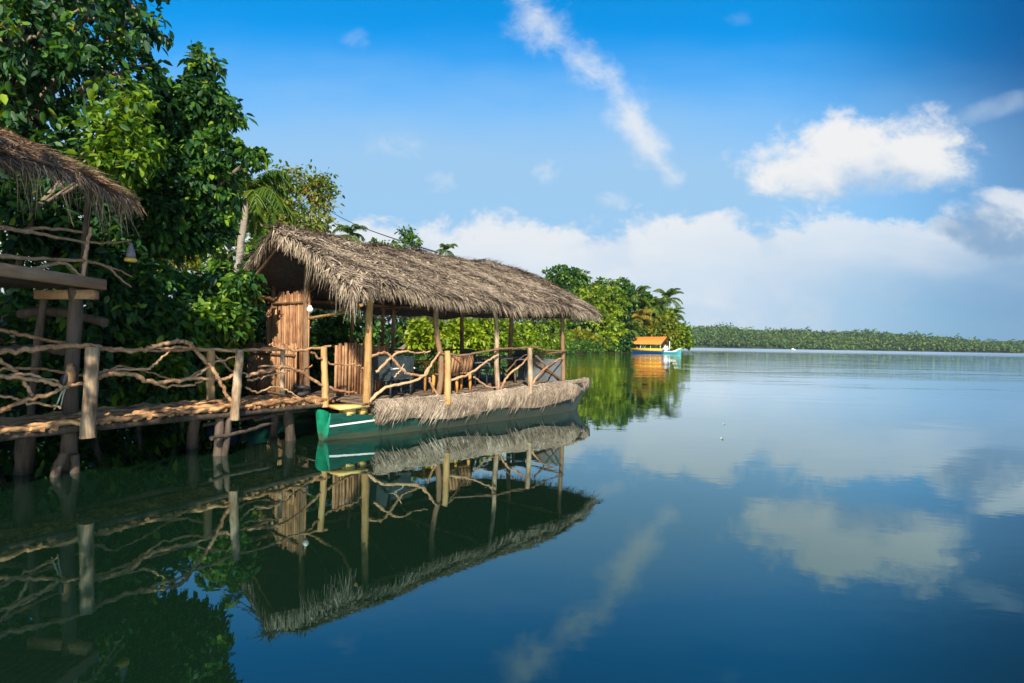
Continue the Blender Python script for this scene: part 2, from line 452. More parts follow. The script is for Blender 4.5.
CW = 6.8            # cloud white, in the sky texture's own units
def cc(r, g, b): return (r * CW, g * CW, b * CW)
# blue of the clear sky
tint = nt.nodes.new('ShaderNodeMixRGB'); tint.blend_type = 'MULTIPLY'; tint.inputs[0].default_value = 1
nt.links.new(sky.outputs[0], tint.inputs[1]); tint.inputs[2].default_value = (.02, 1.18, 1.72, 1)
edge = smooth(S, .38, .98)
base = mixc(mm('MULTIPLY', edge, .85), tint.outputs[0], cc(0, .06, .26))
# pale haze of the lower sky
veil = smooth(mm('ADD', T, mm('MULTIPLY', nBc, .10)), .56, .29)
veil = mm('MULTIPLY', veil, mm('SUBTRACT', .96, mm('MULTIPLY', edge, .62)))
col = mixc(veil, base, cc(.40, .665, .955))
# bank of cumulus along the horizon
top = mm('ADD', mm('ADD', .226, mm('MULTIPLY', S, .02)), mm('ADD', mm('MULTIPLY', nAc, .20), mm('MULTIPLY', nCc, .07)))
bank = mm('MULTIPLY', smooth(mm('SUBTRACT', top, T), 0.0, .035), mm('ADD', .86, mm('MULTIPLY', nBc, .5)), clamp=True)
depth = smooth(mm('SUBTRACT', top, T), .01, .17)
bcol = mixc(depth, cc(1.0, 1.0, 1.0), cc(.72, .85, .98))
bcol = mixc(mm('MULTIPLY', smooth(mm('ADD', nA, mm('MULTIPLY', nCc, .3)), .44, .64), .55), bcol, cc(1.0, 1.0, 1.0))
bcol = mixc(mm('MULTIPLY', smooth(nA, .47, .34), .40), bcol, cc(.60, .76, .94))
streak = mm('MULTIPLY', smooth(nB, .50, .68), .55)
bcol = mixc(streak, bcol, cc(.94, .96, 1.0))
rightdark = mm('MULTIPLY', smooth(S, .30, .85), smooth(mm('ADD', T, mm('MULTIPLY', nBc, .12)), .25, .07), clamp=True)
bcol = mixc(mm('MULTIPLY', rightdark, .95), bcol, cc(.23, .42, .66))
bank = mm('MULTIPLY', bank, mm('SUBTRACT', 1.0, mm('MULTIPLY', smooth(S, .25, .6), .15)))
col = mixc(bank, col, bcol)
# heavy cloud at right
e, t0 = ell(1012, 226, 92, 40, 34)
dn = smooth(mm('ADD', e, mm('ADD', mm('MULTIPLY', nAc, 3.2), mm('MULTIPLY', nCc, .8))), .0, .8)
lit = smooth(mm('ADD', t0, mm('MULTIPLY', nAc, .25)), -.015, .05)
col = mixc(mm('MULTIPLY', dn, .92), col, mixc(lit, cc(.27, .45, .68), cc(.84, .90, .98)))
e, t0 = ell(1004, 106, 62, 20, 18, .3)
dn = smooth(mm('ADD', e, mm('MULTIPLY', nAc, 2.4)), .1, 1.0)
col = mixc(mm('MULTIPLY', dn, .6), col, cc(.50, .66, .86))
# the big white cumulus
e, t0 = ell(866, 170, 152, 68, 34, .06)
dn = smooth(mm('ADD', e, mm('ADD', mm('MULTIPLY', nAc, 2.4), mm('MULTIPLY', nCc, 1.2))), .06, .78)
lit = smooth(mm('ADD', mm('SUBTRACT', t0, mm('MULTIPLY', mm('SUBTRACT', S, .6), .10)), mm('ADD', mm('MULTIPLY', nAc, .22), mm('MULTIPLY', nCc, .05))), -.055, .025)
col = mixc(mm('MULTIPLY', dn, .96), col, mixc(lit, cc(.52, .69, .90), cc(1.0, 1.0, 1.0)))
# wisp
def seg(p, q, wd):
    a = st(*p); b = st(*q); dx, dy = b[0] - a[0], b[1] - a[1]; L2 = dx * dx + dy * dy
    u = mm('DIVIDE', mm('ADD', mm('MULTIPLY', mm('SUBTRACT', S, a[0]), dx), mm('MULTIPLY', mm('SUBTRACT', T, a[1]), dy)), L2, clamp=True)
    ex = mm('SUBTRACT', mm('SUBTRACT', S, a[0]), mm('MULTIPLY', u, dx)); ey = mm('SUBTRACT', mm('SUBTRACT', T, a[1]), mm('MULTIPLY', u, dy))
    d = mm('SQRT', mm('ADD', mm('MULTIPLY', ex, ex), mm('MULTIPLY', ey, ey)))
    return mm('SUBTRACT', 1.0, mm('DIVIDE', d, wd / F))
wp = None
for p, q, wd in (((500, -25), (560, 42), 36), ((560, 42), (626, 108), 30), ((626, 108), (650, 150), 22), ((650, 150), (676, 180), 14)):
    k = seg(p, q, wd); wp = k if wp is None else mm('MAXIMUM', wp, k)
dn = smooth(mm('ADD', wp, mm('ADD', mm('MULTIPLY', nAc, 3.4), mm('MULTIPLY', nCc, 1.6))), .05, 1.7)
col = mixc(mm('MULTIPLY', dn, .85), col, cc(.93, .96, 1.0))
# small puffs
for px, py, rx, ry, op in ((548, 171, 20, 16, .5), (440, 182, 26, 14, .4), (398, 145, 40, 22, .28), (357, 42, 18, 14, .16), (612, 201, 22, 12, .4), (740, 18, 16, 10, .08)):
    e, _ = ell(px, py, rx, ry, ry)
    dn = smooth(mm('ADD', e, mm('MULTIPLY', nCc, 4.2)), .1, 1.8)
    col = mixc(mm('MULTIPLY', dn, op), col, cc(.9, .95, 1.0))
soft = nt.nodes.new('ShaderNodeMixRGB'); soft.blend_type = 'MULTIPLY'; soft.inputs[0].default_value = 1
nt.links.new(sky.outputs[0], soft.inputs[1]); soft.inputs[2].default_value = (.72, .92, 1.05, 1)
col = mixc(front, soft.outputs[0], col)
nt.links.new(col, bg.inputs[0])

SC.view_settings.view_transform = 'Standard'; SC.view_settings.look = 'None'
SC.view_settings.exposure = .82; SC.view_settings.gamma = 1.0
SC.cycles.use_denoising = True
SC.cycles.max_bounces = 7; SC.cycles.transparent_max_bounces = 8
SC.cycles.sample_clamp_indirect = 6.0
try: SC.cycles.use_adaptive_sampling = True; SC.cycles.adaptive_threshold = .015
except Exception: pass

# ------------------------------------------------------------------ water and land
m, nt, out = new_mat('lake_water')
pos = geopos(nt)
n1 = noise(nt, mapping(nt, pos, (.55, 1.0, 1)), .9, 3, .5, .3)
n2 = noise(nt, mapping(nt, pos, (1, 1.6, 1), (0, 0, .5)), 4.2, 3, .5)
n3 = noise(nt, mapping(nt, pos, (.05, .16, 1), (0, 0, .25)), 1.0, 3, .5)
sep = nt.nodes.new('ShaderNodeSeparateXYZ'); nt.links.new(pos, sep.inputs[0])
far = nt.nodes.new('ShaderNodeMapRange'); far.inputs['From Min'].default_value = 8; far.inputs['From Max'].default_value = 60
far.inputs['To Min'].default_value = .10; far.inputs['To Max'].default_value = 1.0
nt.links.new(sep.outputs[1], far.inputs[0])
rgt = nt.nodes.new('ShaderNodeMapRange'); rgt.inputs['From Min'].default_value = -2; rgt.inputs['From Max'].default_value = 14
rgt.inputs['To Min'].default_value = .12; rgt.inputs['To Max'].default_value = 1.7
nt.links.new(sep.outputs[0], rgt.inputs[0])
patch = nt.nodes.new('ShaderNodeMapRange'); patch.inputs['From Min'].default_value = .42; patch.inputs['From Max'].default_value = .62
patch.inputs['To Min'].default_value = .25; patch.inputs['To Max'].default_value = 1.6
nt.links.new(n3, patch.inputs[0])
h = mathn(nt, 'ADD', mathn(nt, 'MULTIPLY', n1, 1.0), mathn(nt, 'MULTIPLY', n2, .16))
amp = mathn(nt, 'MULTIPLY', mathn(nt, 'MULTIPLY', far.outputs[0], rgt.outputs[0]), patch.outputs[0])
h = mathn(nt, 'MULTIPLY', h, mathn(nt, 'ADD', amp, .085))
b = nt.nodes.new('ShaderNodeBump'); b.inputs['Strength'].default_value = 1.0; b.inputs['Distance'].default_value = .02
nt.links.new(h, b.inputs['Height'])
body = nt.nodes.new('ShaderNodeBsdfDiffuse'); body.inputs[0].default_value = (.0044, .0165, .0080, 1)
rf = nt.nodes.new('ShaderNodeMapRange'); rf.inputs['From Min'].default_value = 160; rf.inputs['From Max'].default_value = 420
rf.inputs['To Min'].default_value = .012; rf.inputs['To Max'].default_value = .30
nt.links.new(sep.outputs[1], rf.inputs[0])
fr_ = nt.nodes.new('ShaderNodeFresnel'); fr_.inputs['IOR'].default_value = 2.05; nt.links.new(b.outputs[0], fr_.inputs['Normal'])
wt = ramp(nt, [(.12, (.46, .84, 1.0)), (.36, (.74, .95, 1.0)), (.75, (.98, 1.0, 1.0))]); nt.links.new(fr_.outputs[0], wt.inputs[0])
gl = nt.nodes.new('ShaderNodeBsdfGlossy'); nt.links.new(wt.outputs[0], gl.inputs['Color']); nt.links.new(rf.outputs[0], gl.inputs['Roughness']); nt.links.new(b.outputs[0], gl.inputs['Normal'])
wm = nt.nodes.new('ShaderNodeMixShader'); wfac = mathn(nt, 'MULTIPLY', mathn(nt, 'POWER', fr_.outputs[0], 1.25), 1.62, clamp=True); nt.links.new(wfac, wm.inputs[0]); nt.links.new(body.outputs[0], wm.inputs[1]); nt.links.new(gl.outputs[0], wm.inputs[2])
nt.links.new(wm.outputs[0], out.inputs['Surface'])
M['water'] = m
M['hill_green'] = plain('hill_green', (.025, .05, .016), .9, .4, .05)
mb = MB()
mb.add([(-1200, -300, 0), (1900, -300, 0), (1900, 1250, 0), (-1200, 1250, 0)], [(0, 1, 2, 3)])
tag(mb.build('water', M['water']), 'calm dark blue lake water reflecting the sky and pavilion', 'water', kind='structure')

m, nt, out = new_mat('bank_earth')
pp = geopos(nt)
r = ramp(nt, [(.3, (.014, .012, .008)), (.55, (.035, .028, .016)), (.75, (.02, .035, .010))])
nb = noise(nt, pp, 1.3, 6, .6); nt.links.new(nb, r.inputs[0])
principled(nt, out, r.outputs[0], .9, .1, bump(nt, nb, .6, .15))
M['earth'] = m
SHORE = np.array([(-30, -30), (-13, -14), (-9.6, -7), (-9.0, 0), (-9.2, 5), (-9.6, 9), (-8.9, 12), (-8.2, 15), (-7.6, 19), (-6.2, 24), (-4.2, 33), (-1, 52), (5, 85), (12, 116), (22, 136), (34, 146), (42, 148), (46, 154), (40, 175), (10, 260), (-160, 260), (-160, -30)], float)
def shore_dist(X, Y):
    P = np.stack([X, Y], -1)
    A = SHORE; B = np.roll(SHORE, -1, 0)
    dmin = np.full(X.shape, 1e9); ins = np.zeros(X.shape, bool)
    for a, b2 in zip(A, B):
        e = b2 - a; t = np.clip(((P - a) @ e) / (e @ e), 0, 1)
        dmin = np.minimum(dmin, np.linalg.norm(P - a - t[..., None] * e, axis=-1))
        c = (a[1] > Y) != (b2[1] > Y)
        with np.errstate(divide='ignore', invalid='ignore'):
            xi = (b2[0] - a[0]) * (Y - a[1]) / (b2[1] - a[1]) + a[0]
        ins ^= c & (X < xi)
    return np.where(ins, dmin, -dmin)
def ground_z(x, y):
    d = shore_dist(np.array([float(x)]), np.array([float(y)]))[0]
    return float(bank_h(np.array([d]))[0])
def bank_h(d):
    return np.where(d < 0, np.maximum(-1.2, d * .5), .55 * (1 - np.exp(-np.maximum(d, 0) / 1.2)) + np.maximum(d, 0) * .05) - .06
gx = np.concatenate([np.arange(-150, -20, 6.0), np.arange(-20, 2, .7), np.arange(2, 62, 2.5)])
gy = np.concatenate([np.arange(-28, 40, .8), np.arange(40, 250, 3.0)])
GX, GY = np.meshgrid(gx, gy, indexing='ij')
H = bank_h(shore_dist(GX, GY)) + .06 * np.sin(GX * 1.7 + GY * .6) * np.sin(GY * 1.3)
mb = MB(); mb.grid(np.stack([GX, GY, H], -1))
tag(mb.build('ground', M['earth'], smooth=True), 'brown wooded lake bank behind the walkway and pavilion', 'ground', kind='structure')

# ------------------------------------------------------------------ the floating pavilion
A0 = np.array([-2.9, 11.6]); ANG = math.atan2(4.7, 4.33)
Ux = np.array([math.cos(ANG), math.sin(ANG)]); Un = np.array([-math.sin(ANG), math.cos(ANG)])
pav = thing('floating_pavilion', 'green hulled pontoon carrying a thatched pavilion with open branch railings', 'houseboat', (A0[0], A0[1], 0), ANG)
def loc(P):
    P = np.asarray(P, float); q = P[..., :2] - A0
    return np.stack([q @ Ux, q @ Un, P[..., 2]], -1)
def wpt(u, n, z):
    p = A0 + Ux * u + Un * n; return np.array([p[0], p[1], z])
# hulls
def make_hull(nc, mat):
    us = np.linspace(-.75, 8.15, 40)
    sec = []
    for u in us:
        k = (u + .75) / 8.9
        beam = .25 + .15 * math.sin(min(1, k * 3) * PI / 2) ; beam *= (1 - sstep(k, .72, 1.0) * .93)
        ztop = .45 + .09 * (1 - sstep(k, 0, .10)) + .42 * float(sstep(k, .78, 1.0)) ** 1.4
        zk = -.30 + .95 * float(sstep(k, .86, 1.0)) ** 1.3 + .26 * (1 - float(sstep(k, 0, .13)))
        pts = []
        for q in np.linspace(-1, 1, 13):
            wv = math.copysign(abs(q) ** .8, q) * beam
            z = zk + (ztop - zk) * abs(q) ** 2.2
            pts.append((u, nc + wv, z))
        sec.append(pts)
    mb = MB(); P = np.array(sec); mb.grid(P)
    inner = P.copy(); inner[:, :, 1] = nc + (inner[:, :, 1] - nc) * .86; inner[:, :, 2] = np.maximum(inner[:, :, 2] * .9 + .03, .12)
    mb.grid(inner[:, ::-1])
    for rim in (0, -1):
        mb.grid(np.stack([P[:, rim], inner[:, rim]], 1))
    return mb, P
hm, HP = make_hull(.28, None)
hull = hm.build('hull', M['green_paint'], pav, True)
tm = MB(); pr = HP[0]
cen = pr.mean(0) * np.array([1, 1, 1])
prof = pr.copy(); prof2 = prof.copy(); prof2[:, 0] -= .05; prof2[:, 1] = .28 + (prof2[:, 1] - .28) * .9
tm.grid(np.stack([prof, prof2], 1))
arc = np.array([(pr[0, 0] - .05, .28 + .27 * math.cos(t), pr[0, 2] + .05 * math.sin(t)) for t in np.linspace(PI, 0, 13)])
tm.grid(np.stack([prof2, arc], 1))
tm.build('transom', M['bright_green'], hull, True)
sm = MB()
ks = np.where((HP[:, 0, 0] > -.76) & (HP[:, 0, 0] < 1.6))[0]
sp = []
for k in ks:
    zz = .27 + .05 * (HP[k, 0, 0] + .75)
    q = HP[k][:7]; y0 = np.interp(zz, q[::-1, 2], q[::-1, 1]); y1 = np.interp(zz + .036, q[::-1, 2], q[::-1, 1])
    sp.append([(HP[k, 0, 0], y0 - .012, zz), (HP[k, 0, 0], y1 - .012, zz + .036)])
sm.grid(np.array(sp)); sm.build('hull_stripe', M['white_paint'], hull)
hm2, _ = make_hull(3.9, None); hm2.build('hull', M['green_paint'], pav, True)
# deck
def deck_z(u): return .70 + .15 * float(sstep(u, 2.5, 6.8))
mb = MB()
us = np.arange(-.15, 7.25, .145)
for u in us:
    z = deck_z(u)
    mb.box((u, -.1, z - .035), (u + .135, 4.35, z + rng.uniform(0, .008)), rng.uniform(.1, .8))
mb.build('deck', M['plank'], pav)
mb = MB()
for n in (.05, 1.4, 2.8, 4.2):
    mb.bar((-.2, n, .60), (3.5, n, .63), .09, .10, .4); mb.bar((3.5, n, .63), (7.2, n, .76), .09, .10, .4)
for u in np.arange(.2, 7.2, 1.15):
    mb.bar((u, -.02, .52 + .02 * u), (u, 4.4, .52 + .02 * u), .08, .08, .4)
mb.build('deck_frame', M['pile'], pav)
# bow deck cap
# posts
def post(u0, n0, z0, u1, n1, z1, r, mat, name='post', bend=.03):
    mb = MB(); a = np.array([u0, n0, z0]); b2 = np.array([u1, n1, z1])
    pts = [a, a * .66 + b2 * .34 + rng.normal(0, bend, 3) * [1, 1, 0], a * .33 + b2 * .67 + rng.normal(0, bend, 3) * [1, 1, 0], b2]
    limb(mb, pts, r * 1.06, r * .9, 5, .003, 9, .06, rv=.04)
    return mb.build(name, mat, pav, True)
def lp(px, py, n):   # pixel on the boat's plane n = const -> local coordinates
    P = wpt(0, n, 0); return loc(on_plane(px, py, P, np.array([Un[0], Un[1], 0])))
post(.0, -.02, .62, .06, -.02, 3.05, .075, M['pole'], bend=.015)
for pa, pb, r, mt in (((438, 388), (436, 300), .065, 'dark_pole'), ((498.5, 389), (493.5, 300), .06, 'post'), ((563, 386), (563.5, 305), .062, 'dark_pole')):
    a = lp(*pa, 0.02); b2 = lp(*pb, 0.02)
    post(a[0], .02, deck_z(a[0]) - .1, b2[0], .02, 3.06, r, M[mt], bend=.025)
for u, n, r in ((2.3, 4.2, .045), (3.25, 4.2, .05), (3.6, 4.2, .055), (6.4, 4.2, .07), (6.4, 2.0, .07), (.05, 4.2, .07)):
    post(u, n, .6, u + rng.uniform(-.08, .08), n, 3.3 if n > 3 else 4.1, r, M['dark_pole'])
post(.0, 2.4, .6, -.02, 2.38, 4.1, .075, M['dark_pole'])
# beams and rafters
def member(name, pts, r, mat, par=None):
    mb = MB(); limb(mb, pts, r, r * .9, 4, .006, 8, .06); return mb.build(name, mat, par or pav, True)
member('beam', [(-.6, 0, 2.98), (3, .02, 2.99), (6.9, 0, 2.98)], .05, M['dark_pole'])
member('beam', [(-.6, 4.2, 2.95), (3, 4.2, 2.95), (6.9, 4.2, 2.97)], .05, M['dark_pole'])
member('ridge_beam', [(-.85, 2.18, 4.14), (3, 2.18, 4.10), (6.95, 2.18, 4.08)], .06, M['dark_pole'])
for u in (-.7, .9, 2.5, 4.1, 5.7):
    for n_ in (-.5, 4.8):
        member('rafter', [(u, 2.18, 4.10), (u, (2.18 + n_) / 2, 3.44), (u, n_, 2.78)], .032, M['dark_pole'])
for u in (3.2, 6.4):
    member('tie_beam', [(u, .0, 2.86), (u, 2.1, 2.88), (u, 4.2, 2.86)], .04, M['dark_pole'])
member('tie_beam', [(-.55, -.62, 2.60), (.0, .9, 2.52), (.02, 2.4, 2.42)], .035, M['pole'])
# roof
NA, NB = 70, 26
def roof_pt(a, b, side):
    """a along the ridge, b from ridge (0) to eave (1)"""
    ru = -.97 + 8.0 * a; rz = 4.30 - .05 * np.sin(a * PI) - .10 * sstep(a, .75, 1) + .03 * np.sin(a * 17)
    eu = -.78 + 8.86 * a; ce = sstep(a, .78, 1.0)
    en = np.where(side > 0, -.62 + .62 * ce, 4.98 - .62 * ce)
    ez = 2.93 - .05 * a + .04 * np.sin(a * 9 + side)
    u = ru * (1 - b) + eu * b; n = 2.18 * (1 - b) + en * b
    z = rz * (1 - b) + ez * b + .10 * np.sin(b * PI) * 1.0 + .035 * np.sin(a * 23 + b * 5) * b + .03 * np.sin(a * 41 - b * 9)
    return np.stack([u, n, z], -1)
def hip_pt(c, b):
    r = np.array([7.03, 2.18, 4.20]); e0 = roof_pt(np.array(1.0), np.array(1.0), 1); e1 = roof_pt(np.array(1.0), np.array(1.0), -1)
    e = e0 * (1 - c)[..., None] + e1 * c[..., None]; e[..., 0] += .25 * np.sin(c * PI)
    p = r * (1 - b)[..., None] + e * b[..., None]; p[..., 2] += .08 * np.sin(b * PI)
    return p
def slab(P, th):
    mb = MB(); Q = P.copy(); Q[..., 2] -= th
    mb.grid(P); mb.grid(Q[:, ::-1])
    for e in ((P[0], Q[0]), (Q[-1], P[-1]), (Q[:, 0], P[:, 0]), (P[:, -1], Q[:, -1])):
        mb.grid(np.stack(e, 1))
    return mb
aa, bb = np.meshgrid(np.linspace(0, 1, NA), np.linspace(0, 1, NB), indexing='ij')
rt = MB()
roofs = MB()
for P in (roof_pt(aa, bb, 1), roof_pt(aa, bb, -1)[::-1], hip_pt(np.meshgrid(np.linspace(0, 1, 24), np.linspace(0, 1, 20), indexing='ij')[0], np.meshgrid(np.linspace(0, 1, 24), np.linspace(0, 1, 20), indexing='ij')[1])):
    s_ = slab(P, .13)
    for v, t_ in zip(s_.V, s_.T): pass
    roofs.V += s_.V; roofs.T += s_.T; roofs.F += [f + roofs.n for f in s_.F]; roofs.n += s_.n
roof = roofs.build('roof', M['thatch_base'], pav)
def strands(mb, P, D, Nn, L, W, tint, lift=.03, curl=.0):
    """straw blades: P start, D direction, Nn surface normal"""
    D = unit(D); Sd = unit(np.cross(D, Nn)); L = L[:, None]; W = W[:, None]
    a = P + Nn * lift * rng.uniform(0, 1, (len(P), 1))
    mid = a + D * L * .5 + Nn * rng.uniform(-.01, .03, (len(P), 1)); mid[:, 2] -= curl * L[:, 0] * .15
    e = a + D * L + Nn * rng.uniform(-.02, .04, (len(P), 1)); e[:, 2] -= curl * L[:, 0] * .5
    mb.quads(a + Sd * W * .5, mid + Sd * W * .45, mid - Sd * W * .45, a - Sd * W * .5, tint)
    mb.quads(mid + Sd * W * .45, e + Sd * W * .1, e - Sd * W * .1, mid - Sd * W * .45, tint)
def thatch_surface(mb, fn, N, amin=0, amax=1, L=(.25, .65), W=(.012, .03), spread=.35, bpow=.8):
    a = rng.uniform(amin, amax, N); b2 = rng.uniform(0, 1, N) ** bpow * .97
    # rows of overlapping layers
    P = fn(a, b2); Pd = fn(a, b2 + .02); Pa = fn(a + .01, b2)
    D = unit(Pd - P); X = unit(Pa - P); Nn = unit(np.cross(X, D)); Nn *= np.sign(Nn[:, 2:3])
    D = unit(D + X * rng.normal(0, spread, (N, 1)) + Nn * rng.uniform(-.02, .20, (N, 1)))
    row = (b2 * 9 + .8 * np.sin(a * 30)) % 1.0
    tint_ = np.clip(.20 + .45 * row + rng.normal(0, .27, N), 0, 1)
    strands(mb, P, D, Nn, rng.uniform(*L, N), rng.uniform(*W, N), tint_, .05 )
def fringe(mb, P, outd, N_, L=(.08, .32), W=(.007, .016), down=1.0):
    N = len(P)
    D = np.asarray(outd) * rng.uniform(.2, .9, (N, 1)) + np.array([0, 0, -down]) + rng.normal(0, .22, (N, 3))
    D = unit(D); Nn = unit(np.asarray(outd) + rng.normal(0, .25, (N, 3)) + np.array([0, 0, .3]))
    strands(mb, P, D, Nn, rng.uniform(*L, N), rng.uniform(*W, N), np.clip(rng.normal(.5, .22, N), 0, 1), .04, .3)
tm = MB()
thatch_surface(tm, lambda a, b: roof_pt(a, b, 1), 13000, L=(.15, .45), W=(.014, .040), spread=.65)
thatch_surface(tm, lambda a, b: roof_pt(a, b, 1), 9000, L=(.06, .22), W=(.012, .034), spread=1.6)
thatch_surface(tm, lambda a, b: roof_pt(a, b, -1), 5000, W=(.02, .05))
thatch_surface(tm, lambda c, b: hip_pt(c, b), 4500)
N = 3000; a = rng.uniform(0, 1, N); P = roof_pt(a, rng.uniform(.955, 1.0, N), 1) - np.array([0, 0, .05]) * rng.uniform(0, 1.2, (N, 1))
fringe(tm, P, np.tile([.05, -1, 0], (N, 1)), N)
N = 1200; a = rng.uniform(0, 1, N); P = roof_pt(a, np.ones(N), -1); fringe(tm, P, np.tile([0, 1.0, 0], (N, 1)), N)
N = 900; a = rng.uniform(0, 1, N); P = hip_pt(a, np.ones(N) * .99); fringe(tm, P, np.tile([1.0, 0, 0], (N, 1)), N)
# gable verge: long leaflets hanging over the open end
N = 700; b2 = rng.uniform(.02, 1, N); P = roof_pt(rng.uniform(-.004, .018, N), b2, 1) - np.array([0, 0, .08]) * rng.uniform(0, 1, (N, 1))
fringe(tm, P, np.tile([-.35, -.2, 0], (N, 1)), N, (.12, .34), (.008, .018), 1.0)
N = 120; b2 = rng.uniform(.45, 1, N); P = roof_pt(rng.uniform(0, .03, N), b2, 1) - np.array([0, 0, .08]); fringe(tm, P, np.tile([-.15, -.1, 0], (N, 1)), N, (.3, .62), (.008, .014), 1.4)
N = 400; b2 = rng.uniform(.02, 1, N); P = roof_pt(rng.uniform(-.004, .018, N), b2, -1) - np.array([0, 0, .08]); fringe(tm, P, np.tile([-.35, .2, 0], (N, 1)), N, (.12, .34))
# ridge cap
N = 2200; a = rng.uniform(0, 1, N); P = roof_pt(a, np.zeros(N), 1) + np.array([0, 0, .03])
D = np.stack([rng.normal(0, .5, N), rng.choice([-1, 1], N) * rng.uniform(.3, 1, N), rng.uniform(-.5, .05, N)], -1)
strands(tm, P, D, np.tile([0, 0, 1.0], (N, 1)), rng.uniform(.15, .5, N), rng.uniform(.012, .03, N), np.clip(rng.normal(.35, .2, N), 0, 1), .06)
tm.build('thatch', M['thatch'], roof)

# slatted bamboo screens
def screen(name, u0, n0, u1, n1, z0, z1, w=.055, mat='slat'):
    mb = MB(); a = np.array([u0, n0]); b2 = np.array([u1, n1]); L = np.linalg.norm(b2 - a); d = (b2 - a) / L; q = np.array([-d[1], d[0]])
    x = 0
    while x < L:
        ww = w * rng.uniform(.75, 1.25); c = a + d * (x + ww / 2) + q * rng.uniform(-.012, .012)
        zt = z1 + rng.uniform(-.06, .05)
        mb.bar((*c, z0 + rng.uniform(-.05, .03)), (*c + d * rng.uniform(-.01, .01), zt), ww * .9, .03, rng.uniform(0, 1), (q[0], q[1], 0))
        x += ww + rng.choice([0, .004, .016])
    o = mb.build(name, M[mat], pav)
    for z in (z0 + .2, z1 - .25):
        r = MB(); r.bar((*(a + q * .035), z), (*(b2 + q * .035), z), .03, .05, .3)
        r.build('batten', M['dark_pole'], o)
    return o
screen('bamboo_screen', .02, 2.36, .02, 4.5, .55, 3.05)
screen('bamboo_screen', -.14, 2.62, -.14, 5.2, .45, 1.82)
screen('bamboo_screen', .2, 1.55, 1.55, 1.55, .66, 1.87, .075)
# grey sheet at the far end
mb = MB(); P = np.array([[(6.42 + .02 * math.sin(n * 9), n, z) for z in np.linspace(.86, 1.5, 5)] for n in np.linspace(.05, 1.7, 14)]); q = slab(P, .0) if False else None
mb.grid(P); P2 = P.copy(); P2[..., 0] += .02; mb.grid(P2[:, ::-1]); mb.build('side_panel', M['grey_sheet'], pav)

def mb_flat(mb, P, D, Nn, L, W, tint):
    D = unit(D); Sd = unit(np.cross(D, Nn)); L = L[:, None]; W = W[:, None]
    a = P + Nn * rng.uniform(.004, .012, (len(P), 1)); e = a + D * L + Nn * rng.uniform(-.006, .006, (len(P), 1))
    mb.quads(a + Sd * W * .5, e + Sd * W * .4, e - Sd * W * .4, a - Sd * W * .5, tint)
# woven palm leaf skirt over the hull
fm = MB()
us = np.linspace(.15, 8.05, 60)
def sk_top(u): return .73 + .15 * sstep(u, 2.5, 6.8) + .05 * sstep(u, 7.0, 8.1)
def sk_bot(u): return .27 + .06 * np.sin(u * 2.1) + .05 * sstep(u, 3, 6) + .36 * sstep(u, 6.6, 8.1)
def sk_n(u, k): return -.13 - .05 * np.sin(k * PI) + .42 * sstep(u, 6.3, 8.2) + .012 * np.sin(u * 7)
def sk(u, k):
    return np.stack([u, sk_n(u, k), sk_top(u) * (1 - k) + sk_bot(u) * k], -1)
ug, kg = np.meshgrid(us, np.linspace(0, 1, 8), indexing='ij')
s_ = MB(); PP = sk(ug, kg); s_.grid(PP); Q = PP.copy(); Q[..., 1] += .025; s_.grid(Q[:, ::-1])
s_.grid(np.stack([Q[:, 0], PP[:, 0]], 1)); s_.grid(np.stack([PP[:, -1], Q[:, -1]], 1))
skirt = s_.build('woven_skirt', M['weave'], pav)
PER = .058
for sgn in (-1, 1):
    iu, ik = np.meshgrid(np.arange(int(.15 / PER), int(7.9 / PER)), np.arange(0, 8), indexing='ij')
    iu = iu.ravel(); ik = ik.ravel(); N = len(iu)
    u = (iu + .5 * (ik % 2) + (.25 if sgn > 0 else 0)) * PER + rng.normal(0, .006, N)
    hgt = sk_top(u) - sk_bot(u)
    k = np.clip(ik * PER * .8 / hgt + rng.normal(0, .012, N), 0, .95)
    ok = (k < .80) & (rng.uniform(0, 1, N) > .04); u, k, iu, ik = u[ok], k[ok], iu[ok], ik[ok]; N = len(u)
    P = sk(u, k); Pu = sk(u + .01, k); Pk = sk(u, k + .02)
    X = unit(Pu - P); D = unit(unit(Pk - P) * .8 + X * sgn * .62); Nn = np.tile([0, -1.0, .0], (N, 1))
    pan = np.floor(u / 1.35)
    mb_flat(fm, P, D, Nn, rng.uniform(.075, .10, N), rng.uniform(.024, .032, N), np.clip(.47 + .12 * np.sin(pan * 5) + .13 * sgn + rng.normal(0, .06, N), 0, 1))
u = np.arange(.2, 7.8, .05); P = sk(u, np.zeros(len(u))); P[:, 2] += .012
mb_flat(fm, P, np.stack([np.ones(len(u)), rng.normal(0, .05, len(u)), rng.normal(.1, .18, len(u))], -1), np.tile([0, -1.0, .3], (len(u), 1)), np.full(len(u), .11), rng.uniform(.02, .035, len(u)), rng.uniform(.3, .8, len(u)))
u = np.sort(rng.uniform(.25, 8.0, 900)); N = len(u); saw = 1 - ((u / 1.35) % 1.0)
P = sk(u, rng.uniform(.30, .80, N)); P[:, 1] -= .012
grp = np.repeat(rng.uniform(.1, .95, N // 4 + 1), 4)[:N]
D = np.stack([rng.normal(-.75, .12, N), rng.normal(-.04, .06, N), -np.ones(N)], -1)
strands(fm, P, D, np.tile([0, -1.0, 0], (N, 1)), rng.uniform(.13, .30, N) * (.55 + .7 * saw), rng.uniform(.010, .02, N), np.clip(grp + rng.normal(0, .1, N), 0, 1), .02)
N = 90; u = rng.uniform(.2, 7.6, N); P = sk(u, rng.uniform(0, .2, N)); D = np.stack([rng.normal(.6, .5, N), rng.normal(-.3, .2, N), rng.normal(-.1, .5, N)], -1)
